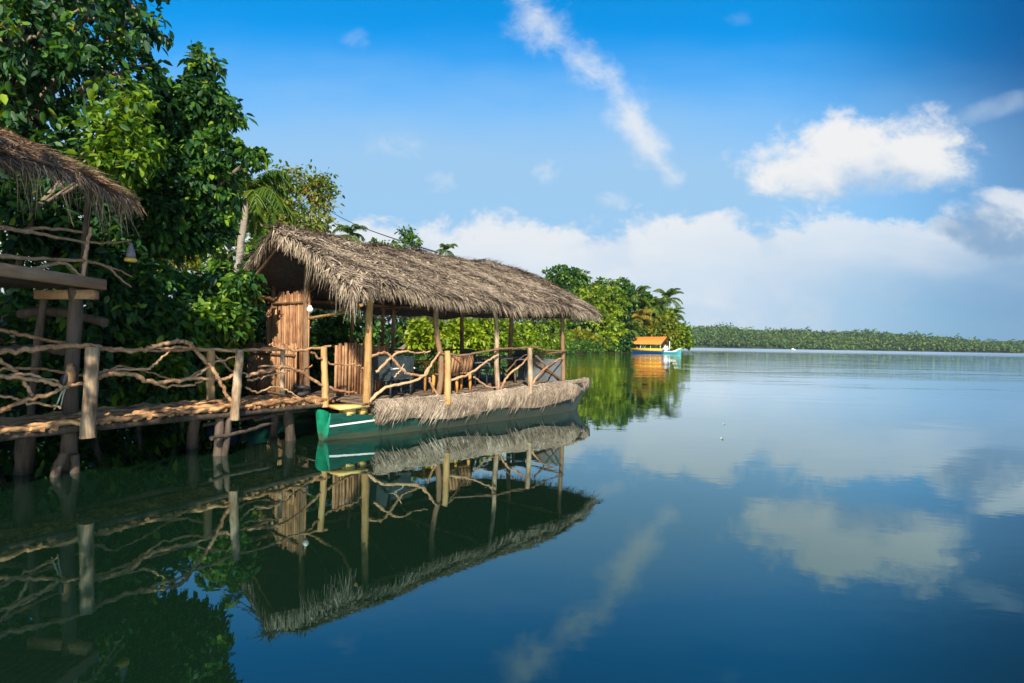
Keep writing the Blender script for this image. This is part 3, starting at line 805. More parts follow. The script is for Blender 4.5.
strands(fm, P, D, np.tile([0, -1.0, 0.3], (N, 1)), rng.uniform(.08, .2, N), rng.uniform(.006, .012, N), np.clip(rng.normal(.5, .2, N), 0, 1), .02)
fm.build('leaf_fringe', M['weave'], skirt)
# boarding step
mb = MB(); mb.box((-.62, -.08, .60), (.0, .42, .665), .5); mb.build('boarding_step', M['yellow_wood'], pav)
mb = MB(); mb.box((-.42, .0, .47), (-.22, .3, .597), .7); mb.box((-.1, .0, .47), (.05, .3, .597), .3); mb.build('step_block', M['yellow_wood'], pav)
mb = MB(); mb.box((-.55, .05, .40), (.2, .5, .46), .4); mb.build('inner_board', M['deck_log'], pav)

# branch railings
def rail(px_pts, n, r0, r1, mat='branch', par=pav, name='rail_branch'):
    P = np.array([lp(x, y, n) for x, y in px_pts]); P[:, 1] += rng.normal(0, .015, len(P))
    mb = MB(); limb(mb, P, r0 * .9, r1 * .85, 6, .008, 8, .16); return mb.build(name, M[mat], par, True)
fr = -.08
for pts, r0, r1, mt in (
    ([(372, 356), (386, 353), (394, 360), (405, 372), (416, 375), (424, 375), (432, 364), (440, 352)], .032, .03, 'branch'),
    ([(376, 372), (386, 362), (395, 355), (403, 351), (417, 353), (430, 351)], .032, .02, 'branch'),
    ([(370, 402), (382, 390), (395, 385), (413, 381), (422, 377), (428, 368)], .038, .026, 'branch'),
    ([(395, 377), (400, 371), (404, 364)], .02, .012, 'branch'),
    ([(429, 378), (432, 386), (437, 395)], .03, .022, 'branch'),
    ([(447, 382), (468, 374), (486, 362), (498, 355)], .034, .026, 'branch'),
    ([(500, 389), (508, 375), (521, 365), (530, 354)], .034, .024, 'branch'),
    ([(532, 385), (543, 370), (556, 361), (564, 357)], .036, .025, 'branch'),
    ([(536, 356), (552, 372), (564, 381)], .03, .022, 'dark_pole'),
    ([(440, 353), (464, 355), (492, 350), (512, 348)], .032, .028, 'dark_pole'),
    ([(512, 349), (530, 347), (545, 350), (566, 351)], .032, .026, 'dark_pole'),
    ([(474, 377), (482, 383), (490, 387), (500, 388)], .025, .02, 'branch'),
    ([(450, 354), (458, 361), (466, 372)], .028, .02, 'dark_pole'),
    ([(505, 372), (518, 360), (530, 353)], .02, .014, 'dark_pole'),
): rail(pts, fr, r0, r1, mt)
for x, y0, y1, r, mt in ((447.5, 351, 394, .075, 'pole'), (530, 348, 386, .07, 'post')):
    a = lp(x, y1, fr - .05); b2 = lp(x - .5, y0, fr - .05)
    post(a[0], fr - .06, deck_z(a[0]) - .15, b2[0], fr - .06, b2[2], r, M[mt], 'rail_post', .01)
# right end and rear rails
for pts in ([(6.4, 0, 1.7), (6.42, 1, 1.64), (6.4, 2.0, 1.74)], [(6.4, .1, .95), (6.4, 1, 1.35), (6.4, 2, 1.6)], [(6.4, 2.0, 1.7), (6.4, 3.2, 1.66), (6.4, 4.2, 1.72)], [(6.4, 2.1, 1.0), (6.42, 3.0, 1.35), (6.4, 4.1, 1.5)],
            [(3.6, 4.2, 1.7), (4.9, 4.22, 1.62), (6.4, 4.2, 1.72)], [(2.3, 4.2, 1.72), (2.9, 4.2, 1.62), (3.6, 4.2, 1.7)], [(3.7, 4.2, .95), (4.8, 4.2, 1.3), (5.2, 4.2, 1.6)], [(5.2, 4.2, 1.55), (5.8, 4.2, 1.2), (6.35, 4.2, .95)]):
    member('rail_branch', pts, .032, M['dark_pole'])
# hanging lamp by the screen
# ------------------------------------------------------------------ furniture on the pavilion
def wl(u, n, z): return tuple(wpt(u, n, z))
def chair_legs(root, mat, w, d, h, r):
    for x in (-w, w):
        for y in (-d, d):
            mb = MB(); mb.bar((x, y, 0), (x * .95, y * .95, h), r * 2, r * 2, .5, (0, 1, 0)); mb.build('leg', mat, root)
def wood_chair(label, pos, rz):
    root = thing('wooden_chair', label, 'chair', pos, rz, 'wooden chairs on the pavilion deck')
    chair_legs(root, M['orange_wood'], .21, .20, .43, .03)
    mb = MB()
    for x in np.arange(-.24, .22, .08): mb.box((x, -.23, .43), (x + .072, .23, .46), rng.uniform(.2, .8))
    mb.build('seat', M['slat'], root)
    b2 = MB()
    for x in np.arange(-.24, .22, .096): b2.bar((x + .045, .22, .47), (x + .045, .30, .92), .09, .025, rng.uniform(.2, .8), (0, 1, 0))
    for z, y in ((.56, .222), (.72, .25), (.88, .278)): b2.bar((-.24, y - .004, z), (.24, y - .004, z), .03, .03, .3)
    b2.build('backrest', M['slat'], root)
    return root
zc = lambda u: deck_z(u) + .009
wc = wood_chair('wooden slat back chair with orange legs just left of the front rail post', wl(2.72, .75, zc(2.72)), ANG + PI)
c2 = copy_tree(wc); c2.location = wl(3.35, .95, zc(3.35)); c2.rotation_euler[2] = ANG + PI - .15
c2['label'] = 'wooden slat back chair just right of the thick front rail post'
def dark_chair(label, pos, rz):
    root = thing('patio_chair', label, 'chair', pos, rz, 'dark patio chairs on the pavilion deck')
    chair_legs(root, M['dark_cloth'], .23, .22, .40, .018)
    mb = MB(); P = np.array([[(x, y, .41 - .03 * math.cos(x * 5) + .01 * (y > 0)) for y in np.linspace(-.25, .24, 5)] for x in np.linspace(-.26, .26, 7)]); s2 = slab(P, .03); s2.build('seat', M['dark_cloth'], root, False)
    P = np.array([[(x, .23 + t * .17 + .05 * (x / .26) ** 2 * -1, .40 + t * .5) for t in np.linspace(0, 1, 6)] for x in np.linspace(-.26, .26, 7)])
    b2 = MB(); b2.grid(P); Q = P.copy(); Q[..., 1] += .025; b2.grid(Q[:, ::-1]); b2.grid(np.stack([P[:, -1], Q[:, -1]], 1)); b2.grid(np.stack([P[0], Q[0]], 1)); b2.grid(np.stack([Q[-1], P[-1]], 1)); b2.build('backrest', M['dark_cloth'], root)
    for x in (-.29, .29):
        a = MB(); limb(a, [(x, -.26, .50), (x, -.22, .60), (x, .05, .63), (x * .97, .3, .62)], .02, .018, 4, 0, 6, 0); a.build('armrest', M['white_paint'], root, True)
    return root
dc = dark_chair('dark patio chair with white arms beside the golden corner post', wl(1.0, .7, zc(1.0)), ANG + PI * .62)
for lab, u, n, rz in (('dark patio chair with white arms in the middle of the left seating', 1.55, 1.05, ANG + PI * .9),
                      ('dark patio chair with its back to the left rear bamboo screen', 2.0, 2.1, ANG - .3),
                      ('dark patio chair left of the dining table at the bow end', 4.45, 1.5, ANG + PI * .5),
                      ('dark patio chair behind the dining table, nearest the rear railing', 5.25, 2.3, ANG),
                      ('dark patio chair right of the dining table beside the grey end sheet', 6.0, 1.5, ANG - PI * .5)):
    c = copy_tree(dc); c.location = wl(u, n, zc(u)); c.rotation_euler[2] = rz; c['label'] = lab
def table(label, pos, rz, l, wd, hh, mat):
    root = thing('dining_table', label, 'table', pos, rz, 'tables on the pavilion deck')
    mb = MB()
    for y in np.arange(-wd / 2, wd / 2 - .01, .12): mb.box((-l / 2, y, hh - .035), (l / 2, y + .115, hh), rng.uniform(.2, .8))
    mb.build('tabletop', mat, root)
    chair_legs(root, mat, l / 2 - .08, wd / 2 - .08, hh - .035, .03)
    return root
table('dark plank dining table near the bow end of the pavilion', wl(5.25, 1.45, zc(5.25)), ANG, 1.0, .8, .74, M['plank'])
table('brown wooden table behind the wooden slat back chairs', wl(3.0, 1.65, zc(3.0)), ANG, .95, .7, .74, M['orange_wood'])
lampr = thing('hanging_lamp', 'small white globe lamp hanging beside the tall bamboo screen', 'lamp', wl(-.08, 2.16, 2.62))
mb = MB(); mb.lathe([(.0, -.075), (.045, -.065), (.07, -.02), (.07, .015), (.045, .05), (.025, .09), (0, .09)], 14); mb.build('globe', M['white_paint'], lampr, True)
mb = MB(); mb.tube([(0, 0, .08), (0, .05, .2), (.03, .1, .3)], .006, 5); mb.build('cord', M['cable'], lampr)

# ------------------------------------------------------------------ the log walkway
WP = np.array([-5.73, 7.87]); WD = np.array([.505, .863]); WD /= np.linalg.norm(WD); WN = np.array([-WD[1], WD[0]])
walk = thing('log_walkway', 'narrow log walkway with twisted branch railings leading to the pavilion', 'walkway', (WP[0], WP[1], 0), math.atan2(WD[1], WD[0]))
def wloc(P):
    P = np.asarray(P, float); q = P[..., :2] - WP; return np.stack([q @ WD, q @ WN, P[..., 2]], -1)
def wr(px, py, n=0.0):
    base = WP + WN * n; return wloc(on_plane(px, py, (base[0], base[1], 0), np.array([WN[0], WN[1], 0])))
def wdz(s): return .80 + .02 * math.sin(s * .9) - .01 * s * .3
mb = MB()
s = -3.2
while s < 4.25:
    d = rng.uniform(.05, .085); z = wdz(s) - .055
    sk_ = rng.uniform(-.09, .09); mid = rng.uniform(-.04, .04)
    e0, e1 = rng.uniform(-.05, .03), 1.12 + rng.uniform(-.05, .07)
    pts = np.array([(s - sk_, e0, z), (s + mid, .35, z + rng.uniform(-.01, .02)), (s + mid * .6, .75, z + rng.uniform(-.01, .02)), (s + sk_, e1, z)])
    limb(mb, pts, d * .55, d * .45, 3, .008, 7, .12, tint=rng.uniform(0, .6))
    s += d * rng.uniform(.85, 1.05)
for n in np.linspace(-.04, 1.1, 13):
    s = -3.3 + rng.uniform(-.3, .2)
    while s < 4.0:
        L = min(rng.uniform(.7, 1.6), 4.25 - s); K = max(3, int(L / .17))
        ph = rng.uniform(0, 6.28); am = rng.uniform(.015, .04)
        q = np.arange(K + 1) / K
        pts = np.stack([s + L * q, n + am * np.sin(q * L * 11 + ph) + rng.uniform(-.02, .02), wdz(s) - .018 + .022 * np.sin(q * L * 13 + ph * 2) + rng.uniform(-.008, .012) - .03 * (np.abs(q - .5) * 2) ** 4], -1)
        limb(mb, pts, rng.uniform(.026, .044), rng.uniform(.022, .034), 3, .006, 8, .14, tint=rng.uniform(.1, 1.0))
        s += L * rng.uniform(.75, .95)
mb.build('deck', M['deck_log'], walk, True)
for n in (.02, 1.06):
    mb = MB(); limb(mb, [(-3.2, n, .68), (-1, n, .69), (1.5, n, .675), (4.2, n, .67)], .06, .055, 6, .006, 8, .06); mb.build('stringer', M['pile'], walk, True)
def wpost(px, y0, y1, n, r, name='rail_post', lean=0, zb=None, mat='post'):
    a = wr(px + lean, y1, n); b2 = wr(px, y0, n)
    if zb is not None: a[2] = zb
    mb = MB(); limb(mb, [a, a * .6 + b2 * .4 + rng.normal(0, .012, 3), b2], r, r * .90, 6, .004, 10, .07, rv=.04)
    return mb.build(name, M[mat], walk, True)
wpost(93, 347, 438, -.10, .092, lean=-5)
wpost(240, 350, 420, -.10, .075, lean=-5, mat='post')
wpost(324, 347, 407, -.02, .07, lean=1, mat='pole')
wpost(211, 350, 400, 1.10, .075, mat='pole')
wpost(283, 349, 398, 1.12, .05, mat='post')
wpost(-40, 350, 470, -.1, .09, mat='post')
# piles under the deck
for s, n, r, zt in ((-.35, 1.0, .11, .72), (-.15, .5, .07, .30), (.1, .55, .06, .26), (1.95, .1, .075, .74), (2.1, 1.05, .10, .74), (2.0, .0, .05, .74), (3.55, .35, .10, .70), (3.7, 1.0, .08, .70), (-2.0, .9, .09, .72), (-2.1, .05, .08, .72)):
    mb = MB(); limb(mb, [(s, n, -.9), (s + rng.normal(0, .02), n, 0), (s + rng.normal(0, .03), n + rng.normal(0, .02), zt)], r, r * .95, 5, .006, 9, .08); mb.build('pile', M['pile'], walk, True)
for a, b2 in (((1.7, -.1, .33), (3.1, .25, .40)), ((2.7, .2, .5), (4.1, .5, .52)), ((2.2, .9, .40), (4.0, 1.0, .45))):
    mb = MB(); limb(mb, [a, (np.array(a) + b2) / 2 + rng.normal(0, .02, 3), b2], .035, .03, 5, .006, 7, .08); mb.build('brace', M['pile'], walk, True)
def wrail(px_pts, n, r0, r1, mat='branch'):
    P = np.array([wr(x, y, n) for x, y in px_pts]); P[:, 1] += rng.normal(0, .018, len(P))
    mb = MB(); limb(mb, P, r0 * .84, r1 * .80, 6, .010, 8, .18); return mb.build('rail_branch', M[mat], walk, True)
for pts, n, r0, r1 in (
    ([(-30, 356), (0, 351), (30, 350), (55, 346), (90, 346), (108, 349), (130, 351), (150, 348), (165, 343), (178, 341), (189, 344), (198, 353), (210, 366), (218, 378), (228, 396), (233, 403)], -.02, .042, .038),
    ([(150, 346), (170, 348), (200, 348), (237, 351), (270, 348), (300, 350), (331, 346)], .02, .028, .03),
    ([(96, 376), (106, 371), (117, 370), (143, 369), (154, 364), (166, 354), (172, 347)], .02, .026, .018),
    ([(96, 378), (112, 374), (131, 374), (152, 382), (176, 381), (198, 378), (214, 380), (228, 378), (240, 371)], -.02, .04, .03),
    ([(131, 374), (146, 380), (165, 386), (192, 385), (207, 379)], .05, .028, .02),
    ([(194, 379), (203, 370), (214, 363), (231, 358), (240, 352)], .03, .024, .018),
    ([(246, 376), (260, 372), (274, 368), (287, 367), (302, 372), (314, 381), (330, 388), (348, 392), (357, 393)], -.02, .036, .03),
    ([(246, 380), (260, 378), (275, 374), (290, 371)], .05, .024, .016),
    ([(246, 387), (257, 392), (272, 387), (284, 389), (297, 397)], .04, .022, .014),
    ([(258, 367), (284, 366), (300, 371), (312, 365)], 1.1, .024, .018),
    ([(0, 376), (25, 378), (50, 382), (62, 386), (80, 385), (97, 382)], -.02, .034, .028),
    ([(-20, 379), (0, 377), (22, 374), (45, 378), (66, 385)], .04, .024, .02),
    ([(-30, 420), (0, 411), (25, 401), (50, 394), (62, 388), (70, 384)], -.03, .038, .028),
    ([(-10, 350), (0, 359), (16, 372), (27, 385), (36, 400)], .05, .03, .024),
    ([(-20, 397), (10, 397), (25, 402), (50, 405), (60, 408)], .05, .024, .018),
    ([(-20, 326), (0, 329), (25, 335), (53, 341), (70, 344), (118, 349), (165, 351), (211, 350), (283, 350)], 1.08, .034, .026),
    ([(-10, 372), (30, 368), (60, 372), (100, 377), (118, 366), (150, 372), (180, 380), (211, 366)], 1.10, .028, .02),
    ([(212, 352), (222, 362), (236, 372), (262, 374), (283, 366)], 1.10, .026, .018),
    ([(312, 352), (320, 358), (330, 363), (345, 365), (356, 365), (363, 369)], -.05, .026, .022),
): wrail(pts, n, r0, r1)

# small things on and under the walkway
tr = tag(MB().build, '', '') if False else None
tyre = thing('tyre', 'black rubber tyre lying on the walkway end before the bamboo screen', 'tyre', (0, 0, 0))
P0 = WP + WD * 3.95 + WN * .50
tyre.location = (P0[0], P0[1], .92); tyre.rotation_euler = (math.radians(28), 0, math.radians(10))
mb = MB(); ang = np.linspace(0, 2 * PI, 25)
mb.grid(np.array([[((.13 + .05 * math.cos(t)) * math.cos(q), (.13 + .05 * math.cos(t)) * math.sin(q), .05 * math.sin(t)) for t in np.linspace(0, 2 * PI, 11)] for q in ang])); mb.build('tread', M['rubber'], tyre, True)
dr = thing('float_drum', 'dark blue plastic drum floating in shade under the walkway', 'drum', tuple(at(222, 436, 11.6)[:2]) + (.0,), .4)
mb = MB(); mb.lathe([(0, -.36), (.15, -.36), (.17, -.33), (.17, -.13), (.18, -.11), (.17, -.09), (.17, .09), (.18, .11), (.17, .13), (.17, .33), (.15, .36), (0, .36)], 20)
o = mb.build('barrel', M['blue_plastic'], dr, True); o.rotation_euler = (PI / 2, 0, .5)
# bird
bp = wr(69, 386, -.02); bw = WP + WD * bp[0] + WN * bp[1]
bird = thing('bird', 'brown bird with long pale tail streamers perched on the branch railing', 'bird', (bw[0], bw[1], bp[2]), 0)
mb = MB()
mb.tube(smooth_path([(-.035, 0, -.035), (-.02, 0, .02), (.0, 0, .09), (.012, 0, .17), (.012, 0, .225), (.018, 0, .265), (.022, 0, .30)], 4),
        np.interp(np.linspace(0, 1, 25), [0, .1, .3, .5, .68, .82, .93, 1], [.02, .04, .066, .064, .044, .044, .036, .008]), 12)
body = mb.build('body', M['bird_brown'], bird, True)
mb = MB(); mb.tube([(.05, -.005, .272), (.08, -.006, .268), (.105, -.006, .258)], [.014, .009, .002], 6); mb.build('beak', M['bird_dark'], body, True)
for y in (-.036, .036):
    mb = MB(); mb.lathe([(0, -.008), (.008, 0), (0, .008)], 8, (.042, y, .282)); mb.build('eye', M['bird_dark'], body, True)
for y in (-1, 1):
    mb = MB(); mb.tube([(.01, y * .052, .17), (-.015, y * .066, .09), (-.05, y * .05, 0), (-.075, y * .02, -.06)], [.012, .032, .026, .004], 7, squash=1.6); mb.build('wing', M['bird_dark'], bird, True)
    mb = MB(); mb.tube([(-.005, y * .022, .03), (0, y * .022, -.005), (.02, y * .024, -.008)], .006, 5); mb.build('leg', M['bird_dark'], bird)
    mb = MB(); limb(mb, [(-.045, y * .012, .0), (-.085, y * .02, -.10), (-.12, y * .035, -.22), (-.15, y * .05, -.31)], .012, .008, 4, 0, 5, 0); mb.build('tail_feather', M['bird_tail'], bird)

# ------------------------------------------------------------------ the stilt hut at left
hut = thing('stilt_hut', 'raised open hut on stilts with ragged thatch roof beside the walkway', 'hut', (-6.36, 8.35, 0))
HB = np.array([-6.36, 8.35, 0])
def hl(P): return np.asarray(P, float) - HB
def hmem(name, pts, r0, r1, mat, wob=.006, seg=9):
    mb = MB(); limb(mb, hl(pts), r0, r1, 5, wob, seg, .07); return mb.build(name, M[mat], hut, True)
hmem('stilt', [(-6.36, 8.40, -.9), (-6.36, 8.38, 0), at(71, 400, 8.36), at(76, 300, 8.36), at(78, 290, 8.36)], .105, .088, 'pile')
hmem('stilt', [(-7.4, 8.9, -.9), (-7.35, 8.9, 1), (-7.1, 8.8, 2.6)], .055, .05, 'pile')
hmem('stilt', [(-6.3, 5.2, -.9), (-6.3, 5.2, 1), (-6.3, 5.2, 2.6)], .11, .1, 'pile')
hmem('stilt', [(-8.8, 8.6, -.3), (-8.8, 8.6, 1.4), (-8.8, 8.6, 4.6)], .09, .08, 'pile')
hmem('stilt', [(-8.8, 5.6, -.3), (-8.8, 5.6, 1.4), (-8.8, 5.6, 4.6)], .09, .08, 'pile')
mb = MB(); mb.bar(hl((-5.92, 4.2, 2.70)), hl((-5.92, 8.40, 2.68)), .07, .15, .6); mb.build('floor_beam', M['beam'], hut)
mb = MB(); mb.bar(hl((-6.9, 8.42, 2.52)), hl((-5.97, 8.30, 2.53)), .12, .13, .5); mb.build('cross_beam', M['beam'], hut)
mb = MB()
for x in np.arange(-9.0, -6.0, .15): mb.box(hl((x, 4.4, 2.62)), hl((x + .14, 8.5, 2.66)), rng.uniform(.1, .6))
mb.build('floor', M['plank'], hut)
hmem('cross_log', [at(20, 314, 8.9), at(60, 312, 8.9), at(106, 323, 8.9)], .075, .07, 'pile')
hmem('cross_log', [at(-10, 352, 9.2), at(30, 348, 9.2), at(62, 352, 9.0)], .06, .055, 'pile')
hx = np.array([1.0, 0, 0]); HPT = (-5.95, 0, 0)
def hr(px, py): return on_plane(px, py, HPT, hx)
hmem('rail_post', [hr(83, 284), hr(85, 262), hr(87, 245), hr(91, 228)], .028, .02, 'branch', .006)
for pts, r0, r1 in (([(-20, 226), (0, 227), (25, 231), (50, 236), (84, 242), (110, 243), (131, 240)], .03, .012),
                    ([(0, 228), (20, 230), (45, 228), (82, 232)], .022, .018),
                    ([(-20, 254), (0, 256), (18, 258), (50, 259), (85, 261), (108, 267), (118, 277), (131, 287)], .032, .012),
                    ([(106, 266), (118, 270), (132, 277)], .018, .010),
                    ([(20, 272), (45, 266), (62, 263), (72, 268), (81, 277)], .024, .018)):
    hmem('rail_branch', [hr(*p) for p in pts], r0, r1, 'branch')
hmem('corner_pole', [(-6.25, 8.45, 2.66), (-6.25, 8.45, 3.3), (-6.2, 8.45, 4.05)], .05, .045, 'pile')
# roof
def hroof(a, b):      # a along the eave (near to far), b from ridge to eave
    y = 3.6 + 5.15 * a; ex = -5.62 + .08 * np.sin(a * 11); ez = 3.82 + .20 * a + .03 * np.sin(a * 19)
    rx = -8.4; rz = 5.22
    x = rx * (1 - b) + ex * b; z = rz * (1 - b) + ez * b + .05 * np.sin(b * PI) + .02 * np.sin(a * 40 + b * 9)
    return np.stack([x, y + 0 * b, z], -1) - HB
def hroof2(a, b):
    y = 3.6 + 5.35 * a; x = -8.4 * (1 - b) + -11.2 * b; z = 5.22 * (1 - b) + 3.9 * b
    return np.stack([x, y + 0 * b, z + 0 * a], -1) - HB
aa, bb = np.meshgrid(np.linspace(0, 1, 40), np.linspace(0, 1, 16), indexing='ij')
hs = slab(hroof(aa, bb), .12); s2 = slab(hroof2(aa, bb)[::-1], .12)
hs.V += s2.V; hs.T += s2.T; hs.F += [f + hs.n for f in s2.F]; hs.n += s2.n
hro = hs.build('roof', M['thatch_base'], hut)
tm = MB()
thatch_surface(tm, hroof, 5000, L=(.15, .45), W=(.012, .032), spread=.7)
thatch_surface(tm, hroof, 4500, L=(.06, .25), W=(.010, .026), spread=1.7)
thatch_surface(tm, hroof2, 2000, W=(.02, .05))
N = 1100; a = rng.uniform(0, 1, N); P = hroof(a, rng.uniform(.95, 1.0, N)) - np.array([0, 0, .05]) * rng.uniform(0, 1.3, (N, 1)); fringe(tm, P, np.tile([1.0, 0, 0], (N, 1)), N, (.06, .26), (.006, .014))
N = 150; a = rng.uniform(.3, 1, N); P = hroof(a, rng.uniform(.9, 1.0, N)) - np.array([0, 0, .08]); fringe(tm, P, np.tile([.5, 0, 0], (N, 1)), N, (.3, .62), (.007, .012), 1.5)
N = 900; b2 = rng.uniform(.0, 1, N); P = hroof(rng.uniform(.985, 1.004, N), b2) - np.array([0, 0, .08]) * rng.uniform(0, 1, (N, 1)); fringe(tm, P, np.tile([.2, .7, 0], (N, 1)), N, (.1, .3), (.007, .016), .7)
tm.build('thatch', M['thatch_tan'], hro)
for y in (4.6, 6.5, 8.5):
    mb = MB(); limb(mb, hl([(-8.4, y, 5.05), (-7, y, 4.42), (-5.7, y, 3.72 + .05 * (y - 4))]), .035, .03, 4, .006, 7, .06); mb.build('rafter', M['pile'], hut, True)
# lantern
lpx = hr(131, 241)
lan = thing('lantern', 'small glass lantern with a golden base hanging from the hut branch', 'lantern', tuple(lpx))
S_ = 1.0
mb = MB(); mb.lathe([(0, -.02), (.02, -.03), (.028, -.07), (.045, -.12), (.062, -.20), (.068, -.265), (0, -.27)], 14); mb.build('glass', M['glass_lamp'], lan, True)
mb = MB(); mb.lathe([(0, -.268), (.075, -.270), (.09, -.285), (.09, -.315), (.06, -.33), (0, -.33)], 16); mb.build('base', M['lamp_gold'], lan, True)
mb = MB(); mb.tube([(0, 0, -.025), (0, .01, .0), (0, 0, .03)], .005, 5); mb.build('hook', M['bird_dark'], lan)

# ------------------------------------------------------------------ near trees
def gz(p): return (p[0], p[1], ground_z(p[0], p[1]) - .05)
def B(px, py, Y, rx, ry, rz=None, w=None):
    """crown blob seen at px,py at distance Y, radii in metres"""
    c = at(px, py, Y); r = np.array([rx, (rx + ry) / 2 if rz is None else rz, ry]); return (c, r, w if w else r[0] * r[2])
tree('breadfruit_tree', 'tall dark tree with big drooping leaves above the stilt hut roof', 'tree', gz((-10.6, 11.0)),
     [B(20, 40, 10.5, 1.2, 1.1), B(85, 20, 11, 1.1, 1.0), B(60, -60, 11, 1.7, 1.3), B(30, 100, 11, 1.2, .8), B(120, 75, 11, .8, .75), B(138, 15, 11.5, .55, .5), B(125, -45, 11.5, .8, .7), B(-60, 20, 10.5, 1.4, 1.6), B(40, -170, 11.5, 2.2, 1.5), B(110, -130, 12, 1.2, 1.0)],
     930, 14, .175, M['leaf_dark'], trunk_r=.26, wr=.58, crad=.26, shell=.35, droop=.55, tbase=.36, tvar=.4, twigs=60)
tree('breadfruit_tree', 'dark leafy tree with rounded leaf tufts reaching over the water beside the pavilion', 'tree', gz((-9.6, 13.5)),
     [B(203, 66, 12.5, .30, .34), B(205, 105, 12.5, .55, .5), B(172, 122, 12.5, .75, .5), B(218, 152, 12.5, .6, .5), B(255, 156, 12.3, .10, .10, w=.06), B(185, 180, 12.5, 1.0, .8), B(140, 165, 12, .8, .9), B(212, 205, 12.6, .5, .5), B(165, 232, 12.3, .85, .5), B(205, 232, 12.6, .4, .35), B(165, 98, 12.5, .3, .3), B(150, 215, 12, .8, .7), B(232, 118, 12.5, .22, .22)],
     1150, 14, .165, M['leaf_dark'], trunk_r=.2, wr=.58, crad=.22, shell=.25, droop=.55, tbase=.42, tvar=.42, twigs=60)
tree('sapling', 'young fresh green tree catching the sun just behind the hut roof tip', 'tree', gz((-9.3, 10.2)),
     [B(118, 128, 10.2, .42, .42), B(112, 165, 10.2, .45, .35), B(135, 150, 10.4, .4, .4), B(128, 100, 10.4, .35, .3)],
     140, 9, .15, M['leaf_mid'], trunk_r=.06, wr=.6, crad=.32, shell=.1, droop=.4, tbase=.72, tvar=.4, twigs=14)
near = [('broad leaved shrub', 'dark shrub directly behind the far walkway rail under the lantern', (-8.3, 11.4), [B(130, 300, 11.6, .9, .85), B(165, 330, 11.6, .8, .7), B(110, 350, 11.3, .7, .6), B(150, 385, 11.4, .9, .5)], 'leaf_dark', .5),
        ('broad leaved shrub', 'green shrub behind the walkway left of the tall bamboo screen', (-7.6, 13.2), [B(205, 300, 13.4, .6, .7), B(218, 348, 13.2, .5, .5), B(240, 285, 13.0, .28, .5), B(234, 325, 13.0, .3, .4), B(195, 350, 12.8, .6, .6), B(185, 390, 12.4, .7, .5)], 'leaf_dark', .52),
        ('broad leaved shrub', 'dark shrub in the shade beneath the stilt hut floor', (-9.0, 9.8), [B(40, 330, 10.3, 1.0, .8), B(75, 370, 10.3, .9, .6), B(10, 390, 10, 1.0, .6), B(90, 300, 10.4, .7, .7)], 'leaf_dark', .3),
        ('broad leaved shrub', 'dark shrub seen through the open hut above its floor', (-10.2, 10.4), [B(30, 220, 10.8, 1.2, 1.0), B(80, 230, 11, .9, .9), B(110, 250, 11.2, .8, .7), B(60, 170, 11, 1.0, .7)], 'leaf_dark', .3),
        ('broad leaved shrub', 'fresh green fern like bush low behind the middle of the walkway', (-7.9, 12.2), [B(215, 320, 12.2, .4, .35), B(150, 365, 11.2, .45, .3), B(125, 390, 11, .4, .3)], 'leaf_mid', .5),
        ('broad leaved shrub', 'shrub overhanging the water behind the raft landing', (-7.6, 16.4), [B(255, 340, 16.3, .8, .8), B(300, 360, 16.3, .9, .8), B(330, 340, 16.5, .8, .7), B(236, 295, 16.3, .6, .8)], 'leaf_dark', .4)]
for nm, lab, bs, bl, mt, tb in near:
    tree('shrub', lab, 'shrub', gz(bs), bl, 330, 12, .2, M[mt], trunk_r=.06, wr=.5, crad=.26, shell=.2, droop=.45, tbase=tb, tvar=.4, twigs=20, group='shrubs on the near bank')
